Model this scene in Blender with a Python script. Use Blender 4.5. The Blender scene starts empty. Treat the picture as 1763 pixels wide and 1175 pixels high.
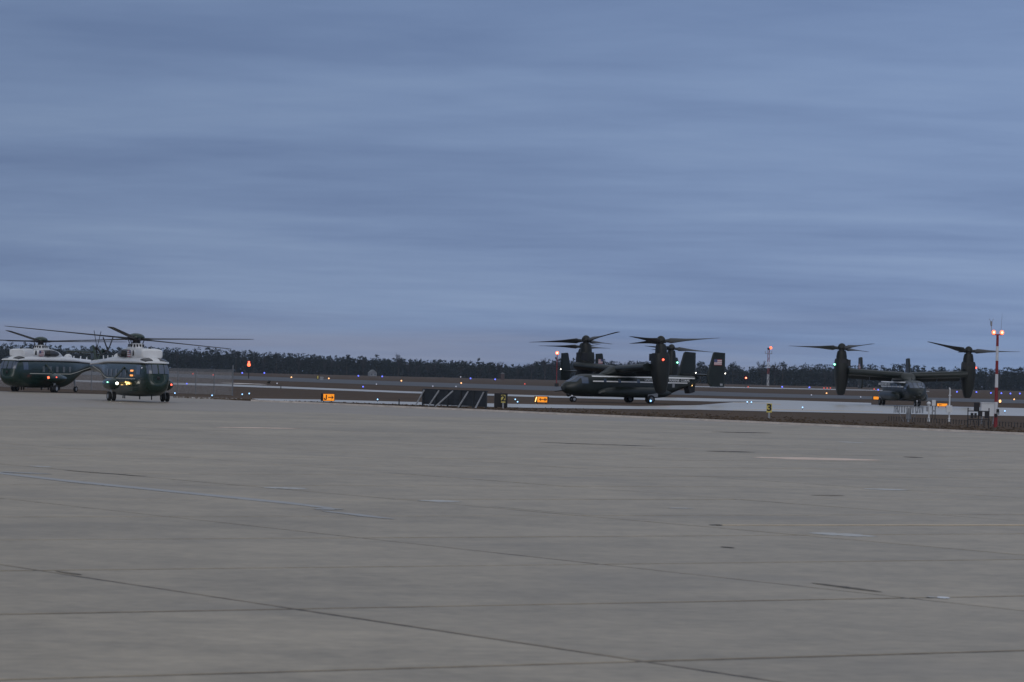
import bpy, math, random
from math import sin, cos, pi, radians
from mathutils import Vector, Matrix

random.seed(7)
S = bpy.context.scene
COL = S.collection
R = radians

# ------------------------------------------------------------------ camera
FPX, CX, CY = 6000.0, 881.5, 587.5           # focal length and centre in photo pixels (1763 x 1175)
HCAM = 3.0
cam_d = bpy.data.cameras.new('camera')
cam_d.sensor_width = 36.0
cam_d.lens = FPX / 1763.0 * 36.0
cam_d.clip_start = 0.5
cam_d.clip_end = 20000
cam_d.dof.use_dof = True
cam_d.dof.focus_distance = 300
cam_d.dof.aperture_fstop = 5.0
cam = bpy.data.objects.new('camera', cam_d)
COL.objects.link(cam)
PITCH, ROLL = R(0.463), R(1.35)
CAMROT = Matrix.Rotation(R(90) + PITCH, 3, 'X') @ Matrix.Rotation(ROLL, 3, 'Z')
cam.matrix_world = Matrix.Translation((0, 0, HCAM)) @ CAMROT.to_4x4()
S.camera = cam

# ------------------------------------------------------------------ world
W = bpy.data.worlds.new('World')
S.world = W
W.use_nodes = True
nt = W.node_tree
nt.nodes.clear()
N = nt.nodes.new
Lk = nt.links.new


def mathn(tree, op, a, b=None, clamp=False):
    n = tree.nodes.new('ShaderNodeMath')
    n.operation = op
    n.use_clamp = clamp
    for i, v in enumerate((a, b)):
        if v is None:
            continue
        if isinstance(v, (int, float)):
            n.inputs[i].default_value = v
        else:
            tree.links.new(v, n.inputs[i])
    return n.outputs[0]


def mixc(tree, fac, a, b, mode='MIX'):
    n = tree.nodes.new('ShaderNodeMix')
    n.data_type = 'RGBA'
    n.blend_type = mode
    for idx, v in ((0, fac), (6, a), (7, b)):
        if isinstance(v, (int, float)):
            n.inputs[idx].default_value = v
        elif isinstance(v, (tuple, list)):
            n.inputs[idx].default_value = (*v, 1) if len(v) == 3 else v
        else:
            tree.links.new(v, n.inputs[idx])
    return n.outputs[2]


def ramp(tree, src, stops):
    n = tree.nodes.new('ShaderNodeValToRGB')
    e = n.color_ramp.elements
    while len(e) > 1:
        e.remove(e[-1])
    for i, (p, c) in enumerate(stops):
        el = e[0] if i == 0 else e.new(p)
        el.position = p
        el.color = (*c, 1) if len(c) == 3 else c
    tree.links.new(src, n.inputs[0])
    return n.outputs[0]


SUN_EL = R(24)
sky = N('ShaderNodeTexSky')
sky.sky_type = 'NISHITA'
sky.sun_disc = False
sky.sun_elevation = SUN_EL
sky.sun_rotation = R(180)
tc = N('ShaderNodeTexCoord')
sep = N('ShaderNodeSeparateXYZ')
Lk(tc.outputs['Generated'], sep.inputs[0])
zc = mathn(nt, 'MAXIMUM', sep.outputs[2], 0.0)
zp = mathn(nt, 'ADD', zc, 0.055)
cx = mathn(nt, 'DIVIDE', sep.outputs[0], zp)
cy = mathn(nt, 'DIVIDE', sep.outputs[1], zp)
comb = N('ShaderNodeCombineXYZ')
Lk(cx, comb.inputs[0])
Lk(cy, comb.inputs[1])


def wnoise(scale, detail, rough, off, dist=0.0, sx=1.0, rot=0.0):
    m = N('ShaderNodeMapping')
    m.inputs['Location'].default_value = off
    m.inputs['Rotation'].default_value = (0, 0, rot)
    m.inputs['Scale'].default_value = (sx, 1, 1)
    Lk(comb.outputs[0], m.inputs[0])
    n = N('ShaderNodeTexNoise')
    n.inputs['Scale'].default_value = scale
    n.inputs['Detail'].default_value = detail
    n.inputs['Roughness'].default_value = rough
    n.inputs['Distortion'].default_value = dist
    Lk(m.outputs[0], n.inputs['Vector'])
    return n.outputs['Fac']


n1 = wnoise(0.75, 5, 0.52, (3.1, 7.7, 0), 0.4, 0.7, R(8))
n2 = wnoise(3.2, 4, 0.55, (11.0, 2.0, 0), 0.3, 0.8, R(-6))
n3 = wnoise(0.28, 2, 0.5, (5.5, 1.0, 4.0))
nn = mathn(nt, 'ADD', mathn(nt, 'MULTIPLY', n1, 0.5), mathn(nt, 'MULTIPLY', n2, 0.15))
nn = mathn(nt, 'ADD', nn, mathn(nt, 'MULTIPLY', n3, 0.35))
cloud = ramp(nt, nn, [(0.37, (0.142, 0.212, 0.385)), (0.50, (0.186, 0.268, 0.455)), (0.63, (0.232, 0.322, 0.510))])
# the overcast greys towards the zenith, as the neutral light on the concrete implies
high = ramp(nt, zc, [(0.13, (0, 0, 0)), (0.65, (1, 1, 1))])
cloud = mixc(nt, high, cloud, (0.46, 0.495, 0.56))
# slightly duller to the left, brighter to the right of the view
sidef = mathn(nt, 'ADD', mathn(nt, 'MULTIPLY', mathn(nt, 'MINIMUM', mathn(nt, 'MAXIMUM', sep.outputs[0], -0.2), 0.12), 0.75), 0.97)
cloud = mixc(nt, 1.0, cloud, sidef, 'MULTIPLY')
# a warm, pale break low along the horizon
low = ramp(nt, zc, [(0.0, (1, 1, 1)), (0.020, (0, 0, 0))])
warmn = ramp(nt, wnoise(0.33, 3, 0.5, (1.0, 3.3, 2.0), 0.2), [(0.40, (0, 0, 0)), (0.62, (1, 1, 1))])
lowf = mathn(nt, 'MULTIPLY', low, mathn(nt, 'MULTIPLY', warmn, 0.6))
cloud = mixc(nt, lowf, cloud, (0.29, 0.29, 0.36))
skys = mixc(nt, 1.0, sky.outputs[0], (0.05, 0.05, 0.05), 'MULTIPLY')
full = mixc(nt, 0.94, skys, cloud)
bg = N('ShaderNodeBackground')
bg.inputs['Strength'].default_value = 1.0
Lk(full, bg.inputs['Color'])
wo = N('ShaderNodeOutputWorld')
Lk(bg.outputs[0], wo.inputs['Surface'])

sun_d = bpy.data.lights.new('sun', 'SUN')
sun_d.energy = 0.45
sun_d.angle = R(35)
sun_d.color = (1.0, 0.95, 0.90)
sun = bpy.data.objects.new('sun', sun_d)
COL.objects.link(sun)
sun.rotation_euler = (R(90) - SUN_EL, 0, 0)      # behind the camera, low and very soft

S.render.engine = 'CYCLES'
vs = S.view_settings
vs.view_transform = 'Standard'
vs.look = 'None'
vs.gamma = 1.0
vs.exposure = 0.0
vs.use_curve_mapping = False


# ------------------------------------------------------------------ helpers
def mat(name, col, rough=0.6, metal=0.0, emit=None, estr=0.0, var=0.0, vscale=3.0, coat=0.0, spec=0.5, bump=0.0):
    m = bpy.data.materials.new(name)
    m.use_nodes = True
    t = m.node_tree
    b = t.nodes['Principled BSDF']
    b.inputs['Base Color'].default_value = (*col, 1)
    b.inputs['Roughness'].default_value = rough
    b.inputs['Metallic'].default_value = metal
    b.inputs['Coat Weight'].default_value = coat
    b.inputs['Specular IOR Level'].default_value = spec
    if emit:
        b.inputs['Emission Color'].default_value = (*emit, 1)
        b.inputs['Emission Strength'].default_value = estr
        m.cycles.emission_sampling = 'NONE'
    if var:
        tcn = t.nodes.new('ShaderNodeTexCoord')
        ns = t.nodes.new('ShaderNodeTexNoise')
        ns.inputs['Scale'].default_value = vscale
        ns.inputs['Detail'].default_value = 6
        ns.inputs['Roughness'].default_value = 0.6
        t.links.new(tcn.outputs['Object'], ns.inputs['Vector'])
        c = ramp(t, ns.outputs['Fac'], [(0.3, tuple(x * (1 - var) for x in col)), (0.7, tuple(min(1, x * (1 + var)) for x in col))])
        t.links.new(c, b.inputs['Base Color'])
        if bump:
            bn = t.nodes.new('ShaderNodeBump')
            bn.inputs['Strength'].default_value = bump
            bn.inputs['Distance'].default_value = 0.02
            t.links.new(ns.outputs['Fac'], bn.inputs['Height'])
            t.links.new(bn.outputs[0], b.inputs['Normal'])
    return m


def ground_mat(name, dark, light, scales, rough=0.6, spec=0.5, rand=0.0, bump=0.0, stretch=None, stain=None, span=0.17):
    m = bpy.data.materials.new(name)
    m.use_nodes = True
    t = m.node_tree
    b = t.nodes['Principled BSDF']
    g = t.nodes.new('ShaderNodeNewGeometry')
    acc = None
    for (sc, wt) in scales:
        ns = t.nodes.new('ShaderNodeTexNoise')
        ns.inputs['Scale'].default_value = sc
        ns.inputs['Detail'].default_value = 5
        ns.inputs['Roughness'].default_value = 0.6
        if stretch:
            mp = t.nodes.new('ShaderNodeMapping')
            mp.inputs['Rotation'].default_value = (0, 0, stretch[0])
            mp.inputs['Scale'].default_value = (stretch[1], 1, 1)
            t.links.new(g.outputs['Position'], mp.inputs[0])
            t.links.new(mp.outputs[0], ns.inputs['Vector'])
        else:
            t.links.new(g.outputs['Position'], ns.inputs['Vector'])
        v = mathn(t, 'MULTIPLY', ns.outputs['Fac'], wt)
        acc = v if acc is None else mathn(t, 'ADD', acc, v)
    c = ramp(t, acc, [(0.5 - span, dark), (0.5 + span, light)])
    if stain:
        ns = t.nodes.new('ShaderNodeTexNoise')
        ns.inputs['Scale'].default_value = stain[0]
        ns.inputs['Detail'].default_value = 6
        ns.inputs['Distortion'].default_value = 0.6
        t.links.new(g.outputs['Position'], ns.inputs['Vector'])
        f = ramp(t, ns.outputs['Fac'], [(0.56, (0, 0, 0)), (0.72, (stain[1],) * 3)])
        c = mixc(t, f, c, stain[2])
    if rand:
        oi = t.nodes.new('ShaderNodeObjectInfo')
        rr = mathn(t, 'ADD', mathn(t, 'MULTIPLY', oi.outputs['Random'], 2 * rand), 1 - rand)
        hv = t.nodes.new('ShaderNodeHueSaturation')
        t.links.new(c, hv.inputs['Color'])
        t.links.new(rr, hv.inputs['Value'])
        c = hv.outputs[0]
    t.links.new(c, b.inputs['Base Color'])
    b.inputs['Roughness'].default_value = rough
    b.inputs['Specular IOR Level'].default_value = spec
    if bump:
        bn = t.nodes.new('ShaderNodeBump')
        bn.inputs['Strength'].default_value = bump
        bn.inputs['Distance'].default_value = 0.05
        t.links.new(acc, bn.inputs['Height'])
        t.links.new(bn.outputs[0], b.inputs['Normal'])
    return m


M = {}
M['slab'] = ground_mat('apron_concrete', (0.262, 0.215, 0.146), (0.436, 0.360, 0.250), [(0.12, 0.3), (0.7, 0.35), (3.5, 0.35)],
                       rough=0.5, rand=0.06, bump=0.25, span=0.11, stain=(0.16, 0.45, (0.22, 0.185, 0.138)))
M['apron'] = ground_mat('apron_concrete_far', (0.25, 0.208, 0.158), (0.37, 0.312, 0.242), [(0.06, 0.4), (0.4, 0.3), (3.0, 0.3)],
                        rough=0.5, stain=(0.1, 0.4, (0.21, 0.19, 0.16)))
M['taxi'] = ground_mat('taxiway_concrete', (0.40, 0.375, 0.33), (0.52, 0.49, 0.44), [(0.05, 0.5), (0.5, 0.5)], rough=0.33)
M['runway'] = ground_mat('runway_asphalt', (0.045, 0.045, 0.047), (0.075, 0.075, 0.078), [(0.02, 0.5), (0.2, 0.5)], rough=0.55, spec=0.25)
M['grass'] = ground_mat('winter_grass', (0.060, 0.042, 0.030), (0.125, 0.086, 0.058), [(0.03, 0.35), (0.25, 0.3), (2.5, 0.35)], rough=0.95, spec=0.1)
M['tuft'] = mat('dry_grass_blades', (0.125, 0.092, 0.066), 0.95, var=0.3, vscale=0.6, spec=0.1)
M['seal'] = ground_mat('joint_sealant', (0.010, 0.009, 0.008), (0.24, 0.20, 0.15), [(0.35, 0.65), (3.0, 0.35)], rough=0.75, span=0.10)
M['patch'] = mat('pale_apron_mark', (0.48, 0.47, 0.44), 0.55, var=0.12, vscale=4)
M['patchtan'] = mat('tan_apron_mark', (0.46, 0.41, 0.32), 0.6, var=0.12, vscale=4)
M['sealpale'] = mat('pale_crack_seal', (0.36, 0.35, 0.33), 0.5, var=0.15, vscale=2)
M['tan'] = mat('faded_tan_paint', (0.72, 0.55, 0.43), 0.6, var=0.15, vscale=1.5)
M['yline'] = mat('yellow_line_paint', (0.66, 0.50, 0.30), 0.6, var=0.2, vscale=1.5)
M['wline'] = mat('weathered_white_paint', (0.74, 0.66, 0.58), 0.6, var=0.2, vscale=1.0)
M['olive'] = mat('dark_green_aircraft_paint', (0.008, 0.013, 0.010), 0.40, var=0.25, vscale=0.8, coat=0.05)
M['olive_matt'] = mat('dark_green_cowl_paint', (0.009, 0.011, 0.009), 0.55, var=0.3, vscale=1.2)
M['green'] = mat('glossy_green_helicopter_paint', (0.010, 0.030, 0.022), 0.26, var=0.15, vscale=0.8, coat=0.15)
M['white'] = mat('white_helicopter_paint', (0.80, 0.80, 0.80), 0.35, var=0.05, vscale=1.5, coat=0.2)
M['cream'] = mat('cream_stripe_paint', (0.66, 0.62, 0.52), 0.45)
M['wstripe'] = mat('white_stripe_paint', (0.82, 0.82, 0.82), 0.45)
M['glass'] = mat('cockpit_glass', (0.075, 0.10, 0.15), 0.06, spec=0.8)
M['darkglass'] = mat('tinted_roof_glass', (0.015, 0.017, 0.022), 0.22, spec=0.3)
M['paleglass'] = mat('cabin_window_blind', (0.16, 0.17, 0.18), 0.15)
M['darkpanel'] = mat('dark_heat_panel', (0.045, 0.045, 0.05), 0.4, var=0.3, vscale=1.2)
M['black'] = mat('black_rubber', (0.010, 0.010, 0.011), 0.8, var=0.2)
M['blackmetal'] = mat('black_metal', (0.014, 0.014, 0.016), 0.5, var=0.2)
M['blade'] = mat('rotor_blade_grey', (0.035, 0.037, 0.040), 0.55, var=0.2)
M['gunmetal'] = mat('hub_metal', (0.05, 0.05, 0.055), 0.4, metal=0.6, var=0.3)
M['rim'] = mat('wheel_rim_grey', (0.45, 0.46, 0.48), 0.4, metal=0.3)
M['gear'] = mat('landing_gear_pale', (0.42, 0.44, 0.46), 0.4)
M['galv'] = mat('galvanised_steel', (0.22, 0.23, 0.24), 0.5, metal=0.5, var=0.2)
M['wire'] = mat('chain_link_wire', (0.42, 0.42, 0.43), 0.6, var=0.2)
M['strut'] = mat('weathered_grey_steel', (0.34, 0.35, 0.37), 0.6, var=0.25)
M['barrier'] = mat('dark_blast_panel', (0.035, 0.042, 0.050), 0.7, var=0.35, vscale=1.5)
M['boxwhite'] = mat('white_enamel', (0.72, 0.73, 0.74), 0.45, var=0.05)
M['boxgrey'] = mat('grey_enamel', (0.30, 0.31, 0.33), 0.5, var=0.1)
M['mastred'] = mat('mast_red_paint', (0.26, 0.022, 0.025), 0.5, var=0.15)
M['mastwhite'] = mat('mast_white_paint', (0.70, 0.70, 0.72), 0.5, var=0.08)
M['signblack'] = mat('sign_black', (0.012, 0.011, 0.013), 0.6)
M['signyellow'] = mat('sign_yellow_panel', (0.70, 0.58, 0.14), 0.5)
M['signorange'] = mat('lit_orange_sign_face', (0.6, 0.25, 0.02), 0.5, emit=(1.0, 0.30, 0.012), estr=0.80)
M['red_l'] = mat('red_lamp', (0.4, 0.02, 0.02), 0.4, emit=(1.0, 0.09, 0.05), estr=5)
M['redfaint_l'] = mat('dim_red_lamp', (0.3, 0.05, 0.05), 0.4, emit=(1.0, 0.12, 0.09), estr=0.9)
M['redbig_l'] = mat('red_obstruction_lamp', (0.4, 0.03, 0.02), 0.4, emit=(1.0, 0.14, 0.06), estr=3.2)
M['redcore_l'] = mat('red_lamp_core', (0.5, 0.2, 0.1), 0.4, emit=(1.0, 0.52, 0.25), estr=6)
M['blue_l'] = mat('blue_lamp', (0.02, 0.03, 0.3), 0.3, emit=(0.14, 0.18, 1.0), estr=1.9)
M['cyan_l'] = mat('pale_blue_lamp', (0.1, 0.2, 0.3), 0.3, emit=(0.32, 0.60, 1.0), estr=2.2)
M['amber_l'] = mat('amber_lamp', (0.4, 0.2, 0.1), 0.3, emit=(1.0, 0.50, 0.20), estr=2.0)
M['white_l'] = mat('white_lamp', (0.5, 0.5, 0.5), 0.3, emit=(1.0, 0.95, 0.85), estr=6)
M['green_l'] = mat('green_lamp', (0.1, 0.4, 0.2), 0.3, emit=(0.25, 1.0, 0.6), estr=5)
M['pale_l'] = mat('dim_white_lamp', (0.4, 0.4, 0.45), 0.3, emit=(0.6, 0.62, 0.75), estr=0.5)
M['amberwin'] = mat('lit_amber_window', (0.3, 0.12, 0.03), 0.3, emit=(1.0, 0.36, 0.08), estr=1.3)
M['gold_glow'] = mat('warm_gold_glow', (0.4, 0.25, 0.1), 0.3, emit=(1.0, 0.62, 0.22), estr=2.6)  # emission for the painted hull reflection, also the ramp light and a sign letter
M['redpaint'] = mat('flag_red', (0.42, 0.13, 0.14), 0.5)
M['bluepaint'] = mat('flag_blue', (0.09, 0.10, 0.22), 0.5)
M['flagwhite'] = mat('flag_white', (0.72, 0.70, 0.70), 0.5)
M['pine'] = mat('pine_needles', (0.012, 0.018, 0.014), 0.9, var=0.5, vscale=0.15, spec=0.1)
M['bare'] = mat('bare_twigs', (0.036, 0.031, 0.030), 0.95, var=0.3, vscale=0.2, spec=0.1)
M['bark'] = mat('bark', (0.05, 0.04, 0.033), 0.95, var=0.3, spec=0.1)
M['housewall'] = mat('pale_siding', (0.24, 0.25, 0.27), 0.7, var=0.1)
M['houseroof'] = mat('grey_shingle', (0.20, 0.21, 0.22), 0.8, var=0.2)
M['brick'] = mat('dull_red_wall', (0.085, 0.055, 0.052), 0.8, var=0.2)


class MB:
    def __init__(s):
        s.v, s.f, s.mi, s.sm = [], [], [], []

    def add(s, vs, fs, mi=0, smooth=False):
        o = len(s.v)
        s.v += [tuple(p) for p in vs]
        for f in fs:
            s.f.append(tuple(i + o for i in f))
            s.mi.append(mi)
            s.sm.append(smooth)
        return s

    def box(s, c, d, rz=0.0, mi=0, rot=None):
        mt = rot or Matrix.Rotation(rz, 3, 'Z')
        vs = [Vector(c) + mt @ Vector((x * d[0] / 2, y * d[1] / 2, z * d[2] / 2)) for x in (-1, 1) for y in (-1, 1) for z in (-1, 1)]
        return s.add(vs, [(0, 1, 3, 2), (4, 6, 7, 5), (0, 4, 5, 1), (2, 3, 7, 6), (0, 2, 6, 4), (1, 5, 7, 3)], mi)

    def beam(s, a, b, w, h=None, mi=0):
        a, b = Vector(a), Vector(b)
        d = b - a
        q = d.to_track_quat('Z', 'Y').to_matrix()
        return s.box((a + b) / 2, (w, h or w, d.length), rot=q, mi=mi)

    def tube(s, a, b, r0, r1=None, n=10, mi=0, cap=True):
        a, b = Vector(a), Vector(b)
        r1 = r0 if r1 is None else r1
        q = (b - a).to_track_quat('Z', 'Y').to_matrix()
        vs = []
        for p, r in ((a, r0), (b, r1)):
            vs += [p + q @ Vector((r * cos(2 * pi * i / n), r * sin(2 * pi * i / n), 0)) for i in range(n)]
        fs = [(i, (i + 1) % n, n + (i + 1) % n, n + i) for i in range(n)]
        s.add(vs, fs, mi, True)
        if cap:
            s.add(vs, [tuple(range(n - 1, -1, -1)), tuple(range(n, 2 * n))], mi)
        return s

    def ball(s, c, r, n=10, m=6, mi=0, sz=None, top=False):
        c = Vector(c)
        rx, ry, rz = sz or (r, r, r)
        vs, fs = [], []
        lo = 0.0 if top else -pi / 2
        for j in range(m + 1):
            ph = lo + (pi / 2 - lo) * j / m
            for i in range(n):
                th = 2 * pi * i / n
                vs.append(c + Vector((rx * cos(ph) * cos(th), ry * cos(ph) * sin(th), rz * sin(ph))))
        for j in range(m):
            for i in range(n):
                fs.append((j * n + i, j * n + (i + 1) % n, (j + 1) * n + (i + 1) % n, (j + 1) * n + i))
        return s.add(vs, fs, mi, True)

    def rings(s, rs, mi=0, cap=True, smooth=True):
        n = len(rs[0])
        vs = [p for r in rs for p in r]
        fs = [(j * n + i, j * n + (i + 1) % n, (j + 1) * n + (i + 1) % n, (j + 1) * n + i) for j in range(len(rs) - 1) for i in range(n)]
        s.add(vs, fs, mi, smooth)
        if cap:
            s.add(vs, [tuple(range(n - 1, -1, -1)), tuple((len(rs) - 1) * n + i for i in range(n))], mi)
        return s

    def grid(s, fn, nu, nv, mi=0, flip=False, smooth=True):
        vs = [fn(i / nu, j / nv) for j in range(nv + 1) for i in range(nu + 1)]
        w = nu + 1
        fs = []
        for j in range(nv):
            for i in range(nu):
                q = (j * w + i, j * w + i + 1, (j + 1) * w + i + 1, (j + 1) * w + i)
                fs.append(q[::-1] if flip else q)
        return s.add(vs, fs, mi, smooth)

    def plate(s, poly, axis, t0, t1, mi=0):
        """extrude a 2-D outline between t0 and t1 along an axis (x, y or z)"""
        n = len(poly)

        def P(p, t):
            return {'x': (t, p[0], p[1]), 'y': (p[0], t, p[1]), 'z': (p[0], p[1], t)}[axis]
        vs = [P(p, t0) for p in poly] + [P(p, t1) for p in poly]
        fs = [tuple(range(n - 1, -1, -1)), tuple(range(n, 2 * n))] + [(i, (i + 1) % n, n + (i + 1) % n, n + i) for i in range(n)]
        return s.add(vs, fs, mi)

    def mesh(s, name, mats):
        me = bpy.data.meshes.new(name)
        me.from_pydata(s.v, [], s.f)
        ms = mats if isinstance(mats, (list, tuple)) else [mats]
        for m in ms:
            me.materials.append(M[m])
        me.polygons.foreach_set('material_index', s.mi)
        me.polygons.foreach_set('use_smooth', s.sm)
        me.update()
        return me

    def build(s, name, mats, parent=None, loc=(0, 0, 0)):
        o = bpy.data.objects.new(name, s.mesh(name, mats))
        COL.objects.link(o)
        o.location = loc
        if parent:
            o.parent = parent
        return o


def link(name, me, parent=None, loc=(0, 0, 0), rot=(0, 0, 0)):
    o = bpy.data.objects.new(name, me)
    COL.objects.link(o)
    o.location = loc
    o.rotation_euler = rot
    if parent:
        o.parent = parent
    return o


def tag(o, label=None, cat=None, group=None, kind=None):
    for k, v in (('label', label), ('category', cat), ('group', group), ('kind', kind)):
        if v:
            o[k] = v
    return o


def empty(name, loc=(0, 0, 0), rz=0.0):
    o = bpy.data.objects.new(name, None)
    COL.objects.link(o)
    o.location = loc
    o.rotation_euler = (0, 0, rz)
    return o


def copy_tree(o, parent=None):
    c = o.copy()
    COL.objects.link(c)
    c.parent = parent
    for ch in list(o.children):
        copy_tree(ch, c)
    return c


_txt = {}


def text_mesh(body, size, mname, ext=0.004, bold=0.0):
    k = (body, size, mname, bold)
    if k in _txt:
        return _txt[k]
    cu = bpy.data.curves.new('lettering', 'FONT')
    cu.body = body
    cu.size = size
    cu.align_x = 'CENTER'
    cu.align_y = 'CENTER'
    cu.extrude = ext
    cu.offset = size * bold
    o = bpy.data.objects.new('lettering', cu)
    COL.objects.link(o)
    bpy.context.view_layer.update()
    me = bpy.data.meshes.new_from_object(o.evaluated_get(bpy.context.evaluated_depsgraph_get()))
    bpy.data.objects.remove(o)
    me.materials.clear()
    me.materials.append(M[mname])
    _txt[k] = me
    return me


# terrain: level around the apron, then a very gentle fall towards the wood
BRK, SLP, FAREND = 470.0, 0.002, 2700.0


def tz(y):
    return 0.0 if y < BRK else -SLP * (min(y, FAREND) - BRK)


def ray(px, py):
    return CAMROT @ Vector(((px - CX) / FPX, (CY - py) / FPX, -1.0))


def gp(px, py, dz=0.0):
    """the ground point that a surveyed direction meets"""
    d = ray(px, py)
    d = d / d.y
    if d.z * BRK + HCAM <= 0:
        y = -HCAM / d.z
    else:
        y = (SLP * BRK - HCAM) / (d.z + SLP)
    return Vector((d.x * y, y, tz(y) + dz))


def xat(px, py, y):
    d = ray(px, py)
    return d.x / d.y * y


# ------------------------------------------------------------------ ground
rows = [-200, 0, 120, 240, 350, BRK, 700, 1000, 1500, 2100, FAREND, 3400]
cols = [-2200, -900, -300, -120, -50, 0, 50, 120, 300, 900, 2200]
b = MB()
b.grid(lambda u, v: (cols[round(u * 10)], rows[round(v * 11)], tz(rows[round(v * 11)]) - 0.03), 10, 11)
tag(b.build('grass_field', 'grass'), 'brown dormant winter grass field of the airfield', kind='structure')

TH = R(31.6)
DL = Vector((-sin(TH), cos(TH)))
DM = Vector((cos(TH), sin(TH)))


def uv(u, v, z=0.0):
    p = DL * u + DM * v
    return Vector((p.x, p.y, z))


SU, SV, U0, V0, VEDGE = 7.68, 9.47, 30.07, 20.2, 127.5
ULAST = 243.0


def sheet(name, poly, mname, z, parent=None, kind=None, label=None):
    b = MB()
    b.add([(p[0], p[1], (p[2] if len(p) > 2 else 0) + z) for p in poly], [tuple(range(len(poly)))])
    o = b.build(name, mname, parent)
    if kind:
        tag(o, label, kind=kind)
    return o


fr = [gp(460, 690), gp(430, 686.5), gp(300, 682.5), gp(120, 677.3), gp(0, 673.5), gp(-260, 666)]
poly = [uv(-60, -140), uv(-60, VEDGE), uv(ULAST - 30, VEDGE), uv(fr[0].x * DL.x + fr[0].y * DL.y, VEDGE)] + \
       [Vector((p.x, p.y, 0)) for p in fr[1:]] + [Vector((-150, 320, 0)), Vector((-150, 60, 0))]
apron = sheet('apron', poly, 'apron', -0.014, kind='structure', label='wide grey concrete aircraft parking apron with jointed slabs')

# concrete slabs, each its own piece
imin, imax, jmin, jmax = -4, 27, -9, 10
g = 0.055
slab_b = MB()
e = 0.02
du, dv = SU / 2 - .07, SV / 2 - .045
for (k, zz) in ((0, -0.02), (0, -0.004), (e, 0.0)):
    slab_b.v += [tuple(uv(a * (du - k), c * (dv - k), zz)) for a, c in ((-1, -1), (1, -1), (1, 1), (-1, 1))]
for L0 in (0, 4):
    for i in range(4):
        slab_b.f.append((L0 + (i + 1) % 4, L0 + i, L0 + 4 + i, L0 + 4 + (i + 1) % 4))
slab_b.f.append((11, 10, 9, 8))
slab_b.mi = [0] * len(slab_b.f)
slab_b.sm = [False] * len(slab_b.f)
slab_me = slab_b.mesh('slab', 'slab')
cnt = 0
cells = []
for i in range(imin, imax):
    for j in range(jmin, jmax + 1):
        c = uv(U0 + SU * (i + 0.5), V0 + SV * (j + 0.5))
        if c.y > 17 and abs(c.x) < 0.148 * c.y + 9 and c.y < 215:
            cells.append((c.y, i, j, c))
cells.sort(key=lambda t: t[0])
for (_, i, j, c) in cells[:290]:
    o = link('slab', slab_me, apron, (c.x, c.y, random.uniform(-0.001, 0.001)), (random.uniform(-1, 1) * 0.0004, random.uniform(-1, 1) * 0.0004, 0))
    cnt += 1
ui = [c[1] for c in cells[:290]]
vj = [c[2] for c in cells[:290]]
for i in range(min(ui), max(ui) + 2):
    js = [c[2] for c in cells[:290] if c[1] in (i, i - 1)]
    if js:
        u = U0 + SU * i
        sheet('joint', [uv(u - .10, V0 + SV * min(js)), uv(u + .10, V0 + SV * min(js)), uv(u + .10, V0 + SV * (max(js) + 1)), uv(u - .10, V0 + SV * (max(js) + 1))][::-1], 'seal', -0.008, apron)
for j in range(min(vj), max(vj) + 2):
    is_ = [c[1] for c in cells[:290] if c[2] in (j, j - 1)]
    if is_:
        v = V0 + SV * j
        sheet('joint', [uv(U0 + SU * min(is_), v - .07), uv(U0 + SU * (max(is_) + 1), v - .07), uv(U0 + SU * (max(is_) + 1), v + .07), uv(U0 + SU * min(is_), v + .07)][::-1], 'seal', -0.005, apron)

# white line along the far edge of the apron
b = MB()
kc = uv((ULAST + 3 - 60) / 2, VEDGE - .17, .03)
b.box(kc, (.30, ULAST + 63, .15), TH)
b.build('kerb', 'wline', apron)


def ground_blob(name, pts, mname, z=0.006):
    """flat paint or patch lying on the apron; pts is its outline"""
    return sheet(name, [gp(*p) for p in pts], mname, z, apron)


def streak(name, x0, y0, x1, y1, h, mname, seed=0, z=0.006):
    rnd = random.Random(seed)
    n = 14
    up, dn = [], []
    for i in range(n + 1):
        t = i / n
        w = h * (sin(pi * min(1, max(0, t))) ** 0.6) * rnd.uniform(0.6, 1.0) + 0.05
        x, y = x0 + (x1 - x0) * t, y0 + (y1 - y0) * t
        up.append((x, y - w))
        dn.append((x, y + w))
    return ground_blob(name, dn + up[::-1], mname, z)


streak('paint_mark', 368, 736, 520, 738.5, 1.0, 'tan', 1)
streak('paint_mark', 1295, 788, 1520, 793, 2.4, 'tan', 2)
streak('pale_streak', 452, 840, 530, 842, 1.6, 'patch', 3)  # pale streaks, drawn lighter than the slabs around them
streak('pale_streak', 718, 862, 795, 864.5, 1.8, 'patch', 4)
streak('pale_streak', 1392, 918, 1512, 924.5, 2.6, 'patch', 5)
streak('pale_streak', 1485, 842, 1565, 844.5, 1.3, 'patch', 6)
streak('pale_streak', 1440, 761, 1490, 763, 0.8, 'patch', 16)
streak('pale_streak', 1150, 875, 1195, 876, 0.8, 'patch', 17)
streak('pale_streak', 50, 803, 90, 804.5, 1.0, 'patch', 18)
streak('pale_streak', 845, 872, 1010, 886, 0.6, 'patchtan', 19)
streak('paint_mark', 1612, 1029, 1636, 1030.5, 2.2, 'boxwhite', 7)
streak('paint_mark', 1594, 1028.5, 1612, 1029, 0.9, 'patch', 8)
streak('tar_mark', 95, 984, 142, 990.5, 1.2, 'seal', 9)
streak('tar_mark', 1395, 1004, 1520, 1020, 1.6, 'seal', 31)
streak('tar_mark', 1215, 777, 1300, 779, 0.9, 'seal', 32)
streak('tar_mark', 930, 762, 1130, 769, 0.6, 'seal', 33)
streak('tar_mark', 1225, 744, 1330, 746, 0.8, 'seal', 34)
streak('tar_mark', 1555, 787, 1590, 788.5, 0.8, 'seal', 35)
streak('tar_mark', 110, 810, 255, 821, 0.5, 'seal', 36)
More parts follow.
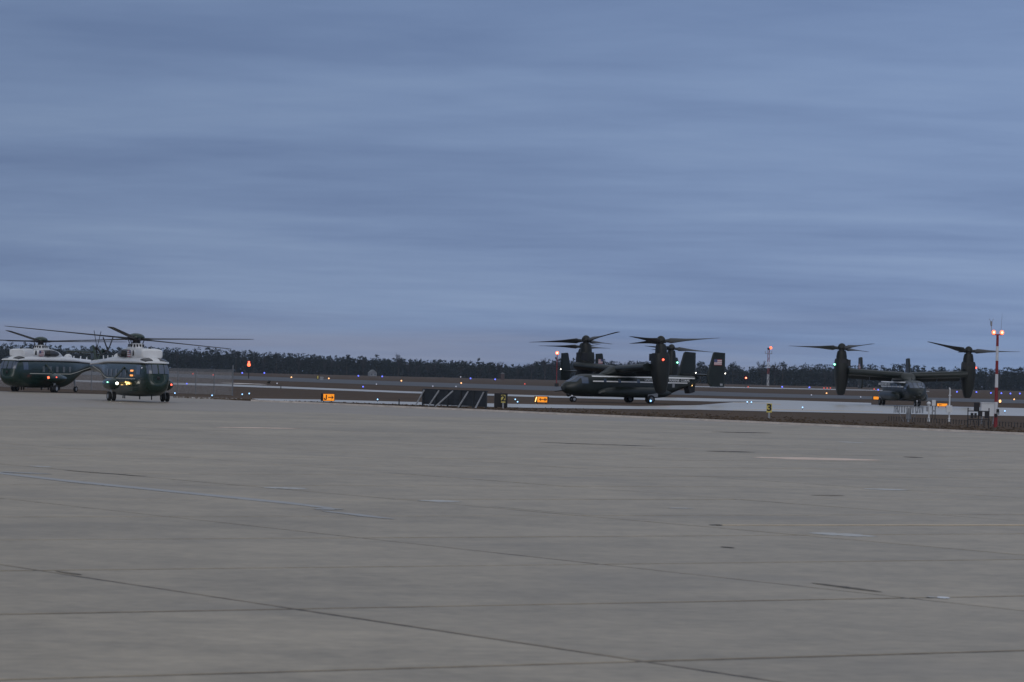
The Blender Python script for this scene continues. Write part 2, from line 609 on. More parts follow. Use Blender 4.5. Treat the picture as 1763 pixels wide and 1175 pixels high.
streak('tar_mark', 1220, 904.3, 1245, 905, 1.0, 'seal', 37)
streak('tar_mark', 1240, 942, 1265, 944, 1.0, 'seal', 38)
streak('tar_mark', 1395, 853, 1455, 854, 0.7, 'seal', 39)
# long pale sealed crack that ends in a hook
ctr = [(-60, 806), (0, 815), (120, 829), (260, 843), (400, 857), (500, 867), (548, 873), (572, 876), (588, 878), (566, 880), (556, 882), (590, 885), (640, 890), (680, 895)]
wd = [1.6, 1.6, 1.8, 1.8, 1.9, 1.8, 1.6, 1.6, 1.0, 1.4, 1.2, 1.8, 1.4, 0.3]
ground_blob('crack_seal', [(x, y + w) for (x, y), w in zip(ctr[:8], wd)] + [(x, y - w) for (x, y), w in list(zip(ctr[:8], wd))[::-1]], 'sealpale')
streak('crack_seal', 540, 877, 592, 877.5, 1.6, 'sealpale', 11, 0.008)
streak('crack_seal', 552, 880, 680, 894.5, 1.9, 'sealpale', 12, 0.007)
streak('crack_seal', 0, 813, 90, 817, 1.0, 'sealpale', 13, 0.009)
ground_blob('yellow_line', [(1232, 905.4), (1500, 905.5), (1790, 905.5), (1790, 903.9), (1500, 904.0), (1232, 904.3)], 'yline')
# warm taxi-line along the far left of the apron
streak('paint_mark', 296, 684.2, 372, 687.0, 0.5, 'wline', 14)

# taxiways, runway and perimeter road beyond the apron
tw = [(455, 690.3), (560, 692), (720, 697.5), (900, 702), (1050, 704), (1200, 705.5), (1350, 709), (1560, 713), (1763, 716.5), (2100, 725),
      (2100, 712), (1763, 703), (1500, 697), (1350, 691.5), (1262, 692.8), (1205, 697.5), (1100, 699.5), (1000, 697.5), (910, 696), (700, 692), (550, 688), (430, 686.2)]
taxi = sheet('taxiway', [Vector((*gp(*p).xy, 0)) for p in tw], 'taxi', -0.008, kind='structure', label='pale concrete taxiway running past the tiltrotors')
tw2 = [(-300, 643.5), (380, 661.5), (700, 674), (960, 682), (1180, 685.2), (1350, 689.5), (1500, 694), (1500, 697.3), (1350, 691.8), (1230, 691.6), (1100, 688.5), (960, 685), (700, 677), (380, 664.8), (-300, 645.2)]
sheet('taxiway', [gp(*p) for p in tw2], 'taxi', -0.003, kind='structure', label='narrow pale taxiway strip beyond the first grass')
for tt in ((380, 659.5, 460, 662.2),):
    streak('paint_mark', *tt, 0.7, 'wline', 21, -0.002)
rw = [(-200, 632), (300, 643.5), (700, 657.5), (1100, 670), (1300, 677), (1520, 683), (1763, 688.5), (2200, 700), (2200, 708), (1763, 695), (1520, 688), (1300, 683.5), (1100, 678), (700, 664.5), (300, 649.5), (-200, 636)]
sheet('runway', [gp(*p) for p in rw], 'runway', -0.01, kind='structure', label='dark asphalt runway crossing the grass field')
pr = [(1150, 664.2), (1300, 667.2), (1450, 670.5), (1600, 673.6), (1600, 674.5), (1450, 671.8), (1300, 668.8), (1150, 665.4)]
sheet('perimeter_road', [gp(*p) for p in pr], 'taxi', -0.01, kind='structure', label='thin pale road at the far side of the field')
# yellow taxi line
for pts in ([(1262, 706), (1330, 705.2), (1400, 706.2), (1520, 709), (1520, 709.6), (1400, 707), (1330, 706), (1262, 706.6)],
            [(1262, 692.6), (1320, 694.3), (1344, 696.5), (1344, 697.2), (1320, 694.9), (1262, 693)]):
    sheet('taxi_line', [Vector((*gp(*p).xy, 0)) for p in pts], 'yline', -0.003, taxi)

TWP = [gp(*p) for p in tw]


def inside(x, y, poly):
    r = False
    for i in range(len(poly)):
        a, c = poly[i], poly[i - 1]
        if (a.y > y) != (c.y > y) and x < (c.x - a.x) * (y - a.y) / (c.y - a.y) + a.x:
            r = not r
    return r


# grass tufts along the verge between apron and taxiway
b = MB()
rnd = random.Random(3)
for k in range(9000):
    u = rnd.uniform(120, 262)
    v = VEDGE + 0.1 + abs(rnd.gauss(0, 1)) * 9
    p = uv(u, v)
    if inside(p.x, p.y, TWP):
        continue
    h = rnd.uniform(.04, .10) * (1.5 if v < VEDGE + 1.5 else 1)
    w = rnd.uniform(.06, .2)
    a = rnd.uniform(0, pi)
    d = Vector((cos(a) * w, sin(a) * w, 0))
    q = p + Vector((rnd.uniform(-.05, .05), rnd.uniform(-.05, .05), h - .03))
    p.z = -.035
    b.add([p - d, p + d, q], [(0, 1, 2)])
tag(b.build('grass_tufts', 'tuft'), 'rough dry grass tufts on the verge beside the apron', 'grass', kind='stuff')


# ------------------------------------------------------------------ lofted bodies
class Loft:
    """body along x from sections (x, half width, z bottom, z top, exponent)"""

    def __init__(s, secs, y0=0.0, half=False):
        s.s = sorted(secs)
        s.y0 = y0
        s.half = half

    def front(s, y, z, off=0.012):
        lo, hi = 2.5, s.s[-1][0]
        for _ in range(30):
            m = (lo + hi) / 2
            hw, zb, zt, n = s.sec(m)
            f = (abs(y) / hw) ** n + abs((z - (zt + zb) / 2) / ((zt - zb) / 2)) ** n - 1
            if f > 0:
                hi = m
            else:
                lo = m
        return Vector((lo + off, y * (1 + off), z + off * .4))

    def fpatch(s, mb, y0, y1, z0, z1, off=0.012, n=6, mi=0, slant=0.0):
        return mb.grid(lambda u, v: s.front((y0 + (y1 - y0) * u) * (1 + slant * v), z0 + (z1 - z0) * v, off), n, n, mi)

    def sec(s, x):
        S_ = s.s
        x = max(S_[0][0], min(S_[-1][0], x))
        for i in range(len(S_) - 1):
            if x <= S_[i + 1][0]:
                break
        a, c = S_[i], S_[i + 1]
        pa, pc = S_[max(0, i - 1)], S_[min(len(S_) - 1, i + 2)]
        h = c[0] - a[0]
        t = (x - a[0]) / h
        out = []
        for k in range(1, 5):
            d = (c[k] - a[k]) / h
            d0 = (a[k] - pa[k]) / (a[0] - pa[0]) if a is not pa else d
            d1 = (pc[k] - c[k]) / (pc[0] - c[0]) if c is not pc else d
            ma = 0 if d0 * d <= 0 else 2 * d0 * d / (d0 + d)
            mc = 0 if d1 * d <= 0 else 2 * d1 * d / (d1 + d)
            if a is pa:
                ma = d
            if c is pc:
                mc = d
            t2, t3 = t * t, t * t * t
            out.append((2 * t3 - 3 * t2 + 1) * a[k] + (t3 - 2 * t2 + t) * h * ma + (3 * t2 - 2 * t3) * c[k] + (t3 - t2) * h * mc)
        return out

    def pt(s, x, t, off=0.0):
        hw, zb, zt, n = s.sec(x)
        ct, st = cos(t), sin(t)
        hh, zc = (zt - zb) / 2, (zt + zb) / 2
        if s.half:
            hh, zc = zt - zb, zb
            if st < 0:
                st = 0.0
        y = math.copysign(abs(ct) ** (2 / n), ct) * (hw + off)
        z = math.copysign(abs(st) ** (2 / n), st) * (hh + off)
        return Vector((x, s.y0 + y, zc + z))

    def side(s, x, z, sg, off=0.0):
        hw, zb, zt, n = s.sec(x)
        hh, zc = (zt - zb) / 2, (zt + zb) / 2
        r = min(1.0, abs((z - zc) / hh))
        return Vector((x, s.y0 + sg * ((hw) * (1 - r ** n) ** (1 / n) + off), z))

    def body(s, mb, nx=40, nt=28, mi=0):
        x0, x1 = s.s[0][0], s.s[-1][0]
        xs = sorted(set([x0 + (x1 - x0) * i / nx for i in range(nx + 1)] + [q[0] for q in s.s]))
        mb.rings([[s.pt(x, 2 * pi * i / nt) for i in range(nt)] for x in xs], mi)
        return mb

    def spatch(s, mb, x0, x1, z0, z1, sg, off=0.012, nx=10, nz=4, mi=0, slant=0.0):
        def fn(u, v):
            z = z0 + (z1 - z0) * v
            return s.side(x0 + (x1 - x0) * u + slant * v, z, sg, off)
        return mb.grid(fn, nx, nz, mi, flip=(sg > 0))

    def tpatch(s, mb, x0, x1, t0, t1, off=0.012, nx=6, ntt=6, mi=0, taper=0.0):
        def fn(u, v):
            tm = (t0 + t1) / 2
            t = tm + (t0 + (t1 - t0) * v - tm) * (1 - taper * u)
            return s.pt(x0 + (x1 - x0) * u, t, off)
        return mb.grid(fn, nx, ntt, mi)


def zrings(secs, nt=20, n=2.6, y0=0.0):
    """rings stacked along z: (z, x centre, half x, half y)"""
    out = []
    for (z, xc, hx, hy) in secs:
        r = []
        for i in range(nt):
            t = 2 * pi * i / nt
            c, s_ = cos(t), sin(t)
            r.append(Vector((xc + math.copysign(abs(c) ** (2 / n), c) * hx, y0 + math.copysign(abs(s_) ** (2 / n), s_) * hy, z)))
        out.append(r)
    return out


def flag_mesh(w, h):
    """flat printed flag in the x-z plane, canton towards -x"""
    b = MB()
    for i in range(7):
        z0 = h / 2 - h * i / 7
        b.add([(-w / 2, 0, z0 - h / 7), (w / 2, 0, z0 - h / 7), (w / 2, 0, z0), (-w / 2, 0, z0)], [(0, 1, 2, 3)], 1 if i % 2 == 0 else 0)
    b.add([(-w / 2, -.004, 0), (-w * .08, -.004, 0), (-w * .08, -.004, h / 2), (-w / 2, -.004, h / 2)], [(0, 1, 2, 3)], 2)
    return b.mesh('flag', ['flagwhite', 'redpaint', 'bluepaint'])


def wheel(parent, c, r, w, rim='rim'):
    """tyre with a hub disc, axle along y"""
    b = MB()
    prof = [(-.5, .55), (-.5, .86), (-.36, .98), (0, 1.0), (.36, .98), (.5, .86), (.5, .55)]
    n = 18
    rs = [[Vector((r * q * cos(2 * pi * i / n), w * p, r * q * sin(2 * pi * i / n))) for i in range(n)] for p, q in prof]
    b.rings(rs, 0, cap=False)
    t = b.build('wheel', 'black', parent, c)
    b = MB()
    b.tube((0, -w * .42, 0), (0, w * .42, 0), r * .56, n=16)
    b.tube((0, -w * .5, 0), (0, w * .5, 0), r * .2, n=10)
    b.build('rim', rim, t)
    return t


# ------------------------------------------------------------------ tiltrotor
def blade_mesh(name, stations, mname):
    """stations: (r, chord, thickness, twist, sweep)"""
    b = MB()
    rs = []
    for (r, c, th, tw_, off) in stations:
        ring = []
        for i in range(10):
            a = 2 * pi * i / 10
            x, z = c / 2 * cos(a), th / 2 * sin(a)
            ring.append(Vector((r, off + x * cos(tw_) - z * sin(tw_), x * sin(tw_) + z * cos(tw_))))
        rs.append(ring)
    b.rings(rs)
    return b.mesh(name, mname)


V22_BLADE = blade_mesh('blade', [(.30, .30, .26, R(40), 0), (.75, .42, .34, R(40), 0), (.95, .80, .30, R(36), 0), (1.5, .88, .20, R(27), 0), (2.4, .78, .13, R(17), 0),
                                 (3.6, .70, .08, R(9), 0), (4.8, .62, .05, R(4), 0), (5.6, .54, .035, R(1), .02), (5.8, .40, .02, 0, .06)], 'blade')


FLAG_V22 = flag_mesh(.92, .58)


def make_tiltrotor():
    root = empty('tiltrotor_aircraft')
    F = Loft([(6.95, .12, 1.28, 1.5, 2.0), (6.75, .42, 1.02, 1.78, 2.2), (6.3, .74, .78, 2.06, 2.4), (5.75, .97, .66, 2.28, 2.6), (5.1, 1.10, .58, 2.66, 2.8),
              (4.5, 1.15, .55, 2.78, 3.0), (3.0, 1.18, .55, 2.80, 3.4), (-3.2, 1.18, .55, 2.80, 3.4), (-4.6, 1.14, .72, 2.80, 3.2), (-6.2, 1.0, 1.25, 2.82, 3.0),
              (-7.6, .80, 1.72, 2.84, 2.8), (-8.7, .55, 2.05, 2.80, 2.6), (-9.0, .40, 2.2, 2.7, 2.4)])
    fus = F.body(MB(), 56, 32).build('fuselage', 'olive', root)
    b = MB()
    for ya, yb in ((.04, .46), (.51, .84), (-.46, -.04), (-.84, -.51)):
        w = MB()
        F.fpatch(w, ya, yb, 1.98, 2.58, .014)
        w.build('windshield_pane', 'glass', fus)
    for sg in (1, -1):
        w = MB()
        F.spatch(w, 4.55, 5.25, 1.85, 2.45, sg, .014)
        w.build('side_window', 'glass', fus)
        # paired white stripes, broken by the window frames
        for z0, segs in ((2.52, [(-8.2, 4.05)]), (2.03, [(-7.2, -1.4), (-1.05, .8), (1.15, 2.55), (2.75, 4.05)])):
            for (xa, xb) in segs:
                w = MB()
                F.spatch(w, xa, xb, z0, z0 + .12, sg, .014, 30, 1)
                w.build('stripe', 'wstripe', fus)
        for xw in (-3.2, -1.22, .98, 2.65):
            w = MB()
            F.spatch(w, xw - .16, xw + .16, 2.0, 2.36, sg, .016, 4, 3)
            w.build('cabin_window', 'glass', fus)
        w = MB()
        F.spatch(w, -4.0, 2.0, .62, .70, sg, .004, 10, 1)
        for wd_, xo in (('UNITED', -2.05), ('STATES', -.62), ('MARINE', .82), ('CORPS', 2.12)):
            link('lettering', text_mesh(wd_, .34, 'wstripe', .003, .012), fus, (-4.6 + (-xo if sg > 0 else xo), sg * (1.19 - (.03 if xo > 1.5 and sg > 0 or xo < -1.5 and sg < 0 else 0)), 2.315), (R(90), 0, R(180) if sg > 0 else 0))
        # sponson
        P = Loft([(3.6, .05, .9, 1.1, 2), (3.0, .38, .66, 1.40, 2.4), (1.8, .62, .56, 1.58, 2.8), (-.6, .72, .54, 1.62, 3.0), (-2.8, .70, .54, 1.60, 3.0), (-4.0, .48, .62, 1.45, 2.6), (-4.9, .08, .95, 1.15, 2)], sg * 1.45)
        P.body(MB(), 30, 20).build('sponson', 'olive', root)
        # roundel-like pale marking on the rear flank
        w = MB()
        F.spatch(w, -5.55, -5.25, 1.62, 1.98, sg, .015, 3, 4)
        w.build('flank_marking', 'boxgrey', fus)
    # wing centre fairing
    FA = Loft([(2.7, .15, 2.7, 2.82, 2), (2.0, .75, 2.6, 3.12, 2.4), (1.1, .95, 2.6, 3.62, 2.6), (-1.2, .98, 2.6, 3.68, 2.6), (-2.4, .85, 2.6, 3.35, 2.4), (-4.2, .4, 2.6, 2.95, 2.2)])
    FA.body(MB(), 24, 20).build('wing_fairing', 'olive', root)
    # wing halves
    def airfoil(y, xc, zc, ch, th):
        ring = []
        for i in range(18):
            a = 2 * pi * i / 18
            x = cos(a)
            z = sin(a) * (0.5 + 0.28 * x) * 1.15
            ring.append(Vector((xc + x * ch / 2, y, zc + z * th)))
        return ring
    for sg in (1, -1):
        b = MB()
        rs = [airfoil(sg * y, .35 - .0 * y + .07 * (y - 1), 3.30 + .045 * y, 2.0, .58) for y in (.3, 2.5, 4.5, 6.6)]
        b.rings(rs if sg < 0 else rs)
        b.build('wing', 'olive', root)
        for (ya, yb) in ((1.25, 3.75), (3.82, 6.3)):
            b = MB()
            def q(y):
                zc = 3.28 + .045 * y
                xc = -.55 + .07 * (y - 1)
                ch = Vector((-cos(R(52)), 0, -sin(R(52))))
                nn_ = Vector((sin(R(52)), 0, -cos(R(52))))
                o = Vector((xc, sg * y, zc))
                return [o + nn_ * .13 * -1, o + nn_ * .12, o + ch * .85 + nn_ * .04, o + ch * .9, o + ch * .85 - nn_ * .05]
            b.rings([q(ya), q(yb)], smooth=False)
            b.build('flaperon', 'olive_matt', root)
    # nacelles
    for sg in (1, -1):
        y0 = sg * 7.1
        b = MB()
        b.rings(zrings([(1.15, -.12, .46, .40), (1.6, -.10, .60, .50), (2.3, -.04, .74, .64), (3.2, .0, .86, .74), (4.1, .02, .88, .76), (4.75, .02, .86, .73), (4.98, .0, .78, .66)], 24, 3.0, y0))
        nac = b.build('nacelle', 'olive_matt', root)
        b = MB()
        b.rings(zrings([(4.96, -.05, .56, .58), (5.3, -.05, .54, .56), (5.65, -.03, .50, .50), (5.88, 0, .42, .42)], 20, 2.4, y0))
        b.build('gearbox_cowl', 'olive_matt', nac)
        b = MB()
        b.rings(zrings([(1.02, -.12, .36, .33), (1.2, -.12, .40, .36)], 18, 2.2, y0))
        b.build('exhaust', 'blackmetal', nac)
        b = MB()
        b.box((.55, y0 - sg * .66, 4.55), (.5, .34, .7))
        b.box((.80, y0, 4.72), (.2, .7, .38))
        b.build('air_intake', 'blackmetal', nac)
        b = MB()
        b.tube((.05, y0 - sg * .55, 3.6), (.05, y0 - sg * 1.1, 3.58), .55, .40, 16)
        b.build('tilt_joint', 'olive_matt', nac)
        b = MB()
        b.ball((.2, y0 + sg * .82, 4.35), .10, 8, 6)
        b.build('navigation_light', 'red_l' if sg > 0 else 'green_l', nac)
        hub = MB()
        hub.tube((0, 0, -.32), (0, 0, .06), .30, .36, 16)
        for k in range(3):
            a = 2 * pi * k / 3 + .5
            hub.tube((0, 0, -.05), (.5 * cos(a), .5 * sin(a), -.05), .15, .13, 8)
        h = hub.build('rotor_hub', 'gunmetal', root, (0, y0, 6.15))
        sp = MB()
        sp.ball((0, 0, .02), .5, 18, 8, sz=(.46, .46, .52), top=True)
        sp.tube((0, 0, -.10), (0, 0, .03), .42, .46, 18)
        sp.build('spinner', 'olive_matt', h)
        for k in range(3):
            link('blade', V22_BLADE, h, (0, 0, 0), (0, 0, 2 * pi * k / 3))
    # tail
    b = MB()
    rs = [airfoil(y, -9.35, 2.95, 1.75, .16) for y in (-2.7, -1.3, 0, 1.3, 2.7)]
    b.rings(rs)
    b.build('tailplane', 'olive', root)
    for sg in (1, -1):
        b = MB()
        ol = [(-10.35, 1.78), (-8.72, 1.78), (-8.42, 2.15), (-8.25, 2.9), (-8.95, 5.15), (-9.15, 5.27), (-10.4, 5.2), (-10.42, 2.4)]
        n = len(ol)
        y0 = sg * 2.72
        outer = [(x, y0 + .03 * 1, z) for x, z in ol]
        cx_ = -9.35
        mid = [(cx_ + (x - cx_) * .82, y0 + .10, z if i > 1 else z) for i, (x, z) in enumerate(ol)]
        mid2 = [(x, 2 * y0 - y, z) for x, y, z in mid]
        inner = [(x, 2 * y0 - y, z) for x, y, z in outer]
        vs_ = mid2 + inner + outer + mid
        fs_ = [tuple(range(n))[::-1], tuple(range(3 * n, 4 * n))]
        for L0 in range(3):
            fs_ += [(L0 * n + i, L0 * n + (i + 1) % n, (L0 + 1) * n + (i + 1) % n, (L0 + 1) * n + i) for i in range(n)]
        b.add(vs_, fs_)
        fin = b.build('tail_fin', 'olive', root)
        # flag on the outer face, canton towards the nose
        if sg > 0:
            link('flag', FLAG_V22, fin, (-9.50, y0 + .114, 4.25), (0, 0, R(180)))
        else:
            link('flag', FLAG_V22, fin, (-9.50, y0 - .114, 4.25), (0, 0, 0)).scale = (-1, 1, 1)
        b = MB()
        b.ball((-10.46, y0, 3.15), .06, 8, 6)
        b.build('position_light', 'white_l', fin)
        b = MB()
        b.box((-9.95, y0 + sg * .118, 2.02), (.32, .004, .2))
        b.build('serial_plate', 'boxgrey', fin)
    # landing gear
    b = MB()
    b.tube((5.6, 0, .25), (5.55, 0, .95), .07)
    b.tube((5.6, -.16, .25), (5.6, .16, .25), .05)
    ng = b.build('nose_gear', 'gear', root)
    for y in (-.2, .2):
        wheel(ng, (5.6, y, .27), .27, .17)
    b = MB()
    b.ball((5.72, 0, .62), .07, 8, 6)
    b.build('taxi_light', 'pale_l', ng)
    for sg in (1, -1):
        b = MB()
        b.tube((-2.1, sg * 1.95, .4), (-1.9, sg * 1.6, 1.0), .10)
        b.tube((-2.1, sg * 1.72, .4), (-2.1, sg * 2.28, .4), .06)
        b.box((-2.35, sg * 2.12, .86), (1.15, .05, .42))
        mg = b.build('main_gear', 'boxgrey', root)
        for y in (1.8, 2.2):
            wheel(mg, (-2.1, sg * y, .42), .42, .24, 'galv')
    # refuelling probe, antennas, tail door
    b = MB()
    b.tube((5.9, -.62, 1.15), (7.35, -.62, 1.0), .07, .045)
    b.build('refuelling_probe', 'blackmetal', root)
    b = MB()
    b.ball((6.2, .1, .72), .22, 12, 8)
    b.build('sensor_turret', 'blackmetal', root)
    b = MB()
    b.plate([(3.4, 2.78), (3.1, 2.78), (2.95, 3.1), (3.1, 3.1)], 'y', -.02, .02)
    b.build('antenna', 'olive_matt', root)
    b = MB()
    b.plate([(-3.6, 2.9), (-4.0, 2.9), (-4.15, 3.25), (-3.95, 3.25)], 'y', -.02, .02)
    b.build('antenna', 'olive_matt', root)
    return root



proto = make_tiltrotor()


def place_tiltrotor(o, x, y, heading, label, rotors, scale=1.0):
    """heading: unit vector of the nose; rotors: (left, right) lists of (world azimuth, flap) in degrees"""
    rz = math.atan2(heading[1], heading[0])
    o.location = (x, y, 0)
    o.rotation_euler = (0, 0, rz)
    o.scale = (scale,) * 3
    tag(o, label, 'tiltrotor', 'parked dark green tiltrotors')
    hubs = sorted([c for c in o.children if c.name.startswith('rotor_hub')], key=lambda c: -c.location.y)
    for h, blades in zip(hubs, rotors):
        bl = [c for c in h.children if c.name.startswith('blade')]
        for c, (az, fl) in zip(bl, blades):
            c.rotation_euler = (0, -R(fl), R(az) - rz)
    return o


copies = [proto, copy_tree(proto), copy_tree(proto)]
YA = 338.0
place_tiltrotor(copies[0], xat(1071, 640, YA), YA, (-.868, -.497),
                'dark green tiltrotor side-on with nose beside the orange arrow sign and white fuselage stripes',
                [[(2, 4.5), (237, 3.5), (118, -2.5)], [(184, -3), (303, 9), (62, -2.5)]], .975)
YB = 381.0
place_tiltrotor(copies[1], xat(1558, 640, YB), YB, (.132, -.991),
                'dark green tiltrotor seen head-on standing behind the weather instruments',
                [[(212, 9), (335, 0.5), (92, -1)], [(180, 1), (300, 5), (55, -3)]])
YC = 451.0
place_tiltrotor(copies[2], xat(1078, 640, YC), YC, (.613, .790),
                'dark green tiltrotor seen from its tail, half hidden behind another tiltrotor',
                [[(170, 0), (290, 3), (50, -1)], [(352, -4), (232, 2), (112, -2)]])
# lights that are on: landing light under the tail of the near tiltrotor, taxi light at its main wheel
fus = [c for c in copies[0].children if c.name.startswith('fuselage')][0]
b = MB()
b.tube((-7.85, .35, 1.45), (-8.08, .42, 2.0), .045, .07, 8)
b.build('ramp_light', 'gold_glow', fus)
b = MB()
b.plate([(-7.5, 1.95), (-7.75, 1.05), (-8.35, 1.2), (-8.4, 2.1)], 'y', -.45, .45)
b.build('ramp_door', 'blackmetal', fus)
mg = [c for c in copies[0].children if c.name.startswith('main_gear')][0]
b = MB()
b.ball((-1.95, 2.36, .26), .10, 8, 6)
b.build('taxi_light', 'cyan_l', mg)

# ------------------------------------------------------------------ helicopters
HELI_BLADE = blade_mesh('blade', [(.35, .16, .16, R(8), 0), (1.0, .20, .14, R(8), 0), (1.5, .46, .09, R(8), 0), (5.0, .46, .07, R(4), 0), (9.1, .46, .05, R(1), 0), (9.45, .36, .03, 0, -.04)], 'blade')
TAIL_BLADE = blade_mesh('tail_blade', [(.12, .10, .08, R(80), 0), (.35, .17, .04, R(80), 0), (1.5, .17, .03, R(84), 0), (1.58, .12, .02, R(84), 0)], 'blade')
FLAG_HELI = flag_mesh(.78, .5)


def make_helicopter():
    root = empty('executive_helicopter')
    H = Loft([(5.55, .40, 1.35, 2.05, 2.2), (5.42, .72, 1.02, 2.36, 2.6), (5.12, .92, .72, 2.80, 3.0), (4.5, 1.04, .52, 2.93, 3.4), (3.6, 1.08, .42, 3.0, 3.8), (1.0, 1.09, .36, 3.0, 4.2),
              (-2.6, 1.09, .40, 3.0, 4.2), (-4.0, 1.05, .70, 2.95, 3.8), (-5.4, .86, 1.25, 2.9, 3.2), (-6.8, .60, 1.72, 2.86, 3.0), (-8.6, .44, 2.0, 2.82, 3.0), (-10.3, .34, 2.1, 2.78, 3.0)])
    hull = H.body(MB(), 60, 36).build('hull', 'green', root)
    # windscreen and nose panes
    for ya, yb in ((.05, .42), (.47, .80), (-.42, -.05), (-.80, -.47)):
        w = MB()
        H.fpatch(w, ya, yb, 2.02, 2.66, .014)
        w.build('windscreen_pane', 'glass', hull)
    for sg in (1, -1):
        w = MB()
        H.spatch(w, 3.75, 4.5, 1.95, 2.62, sg, .012)
        w.build('cockpit_window', 'glass', hull)
        for xw in (1.2, .05, -1.1, -2.25, -3.3):
            w = MB()
            H.spatch(w, xw - .2, xw + .2, 1.78, 2.28, sg, .012, 3, 3)
            w.build('cabin_window', 'paleglass', hull)
        w = MB()
        H.spatch(w, -9.6, 3.5, 1.58, 1.64, sg, .012, 60, 1)
        # the stripe follows the cabin flank and runs on to the boom
        w = MB()
        def st(u, v, sg=sg):
            x = 3.5 - u * 13.0
            z = 1.60 + .055 * v + (0 if x > -3.4 else (-3.4 - x) * .135)
            return H.side(x, z, sg, .012)
        w.grid(st, 60, 1, 0, flip=(sg < 0))
        w.build('stripe', 'cream', hull)
        w = MB()
        H.spatch(w, 2.05, 3.1, .75, 2.5, sg, .006, 6, 8)
        w.build('door', 'green', hull)
    # radome nose cap and belly antennas
    b = MB()
    b.ball((5.5, 0, 1.72), .3, 14, 8, sz=(.16, .14, .14))
    b.build('nose_sensor', 'blackmetal', hull)
    for x, y in ((3.4, .2), (2.2, -.3), (.2, .3), (-1.8, -.2), (-3.2, .1)):
        b = MB()
        b.box((x, y, .36), (.18, .03, .40))
        b.build('belly_antenna', 'blackmetal', hull)
    # white upper deck
    D = Loft([(5.20, .80, 2.76, 2.82, 2.6), (4.85, .98, 2.76, 3.0, 2.4), (3.9, 1.075, 2.76, 3.16, 2.6), (1.5, 1.10, 2.76, 3.22, 2.8), (-2.8, 1.10, 2.76, 3.20, 2.8), (-4.5, 1.0, 2.74, 3.14, 2.6),
              (-6.2, .74, 2.68, 3.05, 2.4), (-8.6, .46, 2.60, 2.96, 2.4), (-10.35, .36, 2.54, 2.90, 2.4)], half=True)
    deck = D.body(MB(), 50, 24).build('upper_deck', 'white', root)
    for t0, t1 in ((R(28), R(78)), (R(102), R(152))):
        w = MB()
        D.tpatch(w, 4.15, 5.02, t0, t1, .012, 6, 6)
        w.build('eyebrow_window', 'darkglass', deck)
    b = MB()
    b.ball((-4.6, .1, 3.10), .34, 14, 8, sz=(.42, .36, .34))
    b.build('dome_antenna', 'white', deck)
    for x in (-3.5, -5.6, -6.8, -7.9):
        b = MB()
        b.plate([(x, 2.9), (x - .22, 2.9), (x - .26, 3.26), (x - .12, 3.26)], 'y', -.018, .018)
        b.build('blade_antenna', 'white', deck)
    # doghouse over the engines and gearbox
    G = Loft([(3.0, .70, 3.05, 3.40, 2.6), (2.5, .84, 3.0, 3.66, 2.8), (1.2, .88, 3.0, 3.80, 2.8), (-.8, .87, 3.0, 3.82, 2.8), (-2.0, .76, 3.0, 3.68, 2.6), (-3.2, .42, 3.0, 3.26, 2.2)])
    dog = G.body(MB(), 30, 28).build('engine_cowl', 'white', root)
    for sg in (1, -1):
        # dark exhaust-side panel, oval towards the rear
        w = MB()
        def pn(u, v, sg=sg):
            x = .75 - 2.7 * u
            hgt = .33 * (1 - max(0, (u - .35) / .65) ** 2) ** .5
            return G.side(x, 3.40 + hgt * (2 * v - 1), sg, .016)
        w.grid(pn, 14, 6, 0, flip=(sg < 0))
        w.build('exhaust_panel', 'darkpanel', dog)
        b = MB()
        b.tube((.35, sg * .70, 3.40), (.1, sg * 1.06, 3.40), .2, .24, 12)
        b.build('exhaust_pipe', 'blackmetal', dog)
        b = MB()
        b.plate([(2.35, 3.3), (2.1, 3.25), (2.12, 3.62), (2.28, 3.66)], 'y', sg * .86, sg * .90)
        b.build('side_intake', 'blackmetal', dog)
        f = link('flag', FLAG_HELI, dog, (1.35, sg * .915, 3.42), (0, 0, 0) if sg < 0 else (0, 0, R(180)))
        if sg < 0:
            f.scale = (-1, 1, 1)
    b = MB()
    I = Loft([(4.02, .70, 3.16, 3.66, 5), (3.92, .78, 3.08, 3.74, 5), (2.7, .84, 3.02, 3.82, 5), (2.5, .80, 3.04, 3.78, 5)])
    I.body(b, 8, 28).build('intake_shield', 'white', root)
    b = MB()
    b.box((3.3, 0, 3.85), (.16, .16, .12))
    b.build('hoist_lug', 'blackmetal', root)
    b = MB()
    b.rings(zrings([(3.72, -.15, .95, .52), (3.95, -.12, .85, .47), (4.16, -.05, .6, .42)], 20, 3.0))
    mast = b.build('mast_fairing', 'white', root)
    for k in range(4):
        b = MB()
        b.box((.70 - .012 * k, -.33 + .22 * k, 4.0), (.10, .10, .2))
        b.build('vent_slot', 'blackmetal', mast)
    for sg in (1, -1):
        for k in range(3):
            b = MB()
            b.box((.35 - .32 * k, sg * .445, 4.0), (.14, .09, .2))
            b.build('vent_slot', 'blackmetal', mast)
    # rotor head
    b = MB()
    b.tube((0, 0, -.36), (0, 0, -.1), .30, .24, 14)
    b.tube((0, 0, -.12), (0, 0, .10), .42, .46, 18)
    for k in range(5):
        a = 2 * pi * k / 5
        b.box((.62 * cos(a), .62 * sin(a), 0), (.5, .20, .17), a)
        b.tube((.5 * cos(a + .3), .5 * sin(a + .3), -.34), (.6 * cos(a + .2), .6 * sin(a + .2), -.05), .035, n=6)
    head = b.build('rotor_head', 'gunmetal', root, (0, 0, 4.48))
    b = MB()
    b.ball((0, 0, .12), .6, 20, 8, sz=(.62, .62, .30), top=True)
    b.tube((0, 0, .06), (0, 0, .13), .60, .62, 20)
    b.build('hub_cover', 'green', head)
    for k in range(5):
        link('blade', HELI_BLADE, head, (0, 0, 0), (0, 0, 2 * pi * k / 5))
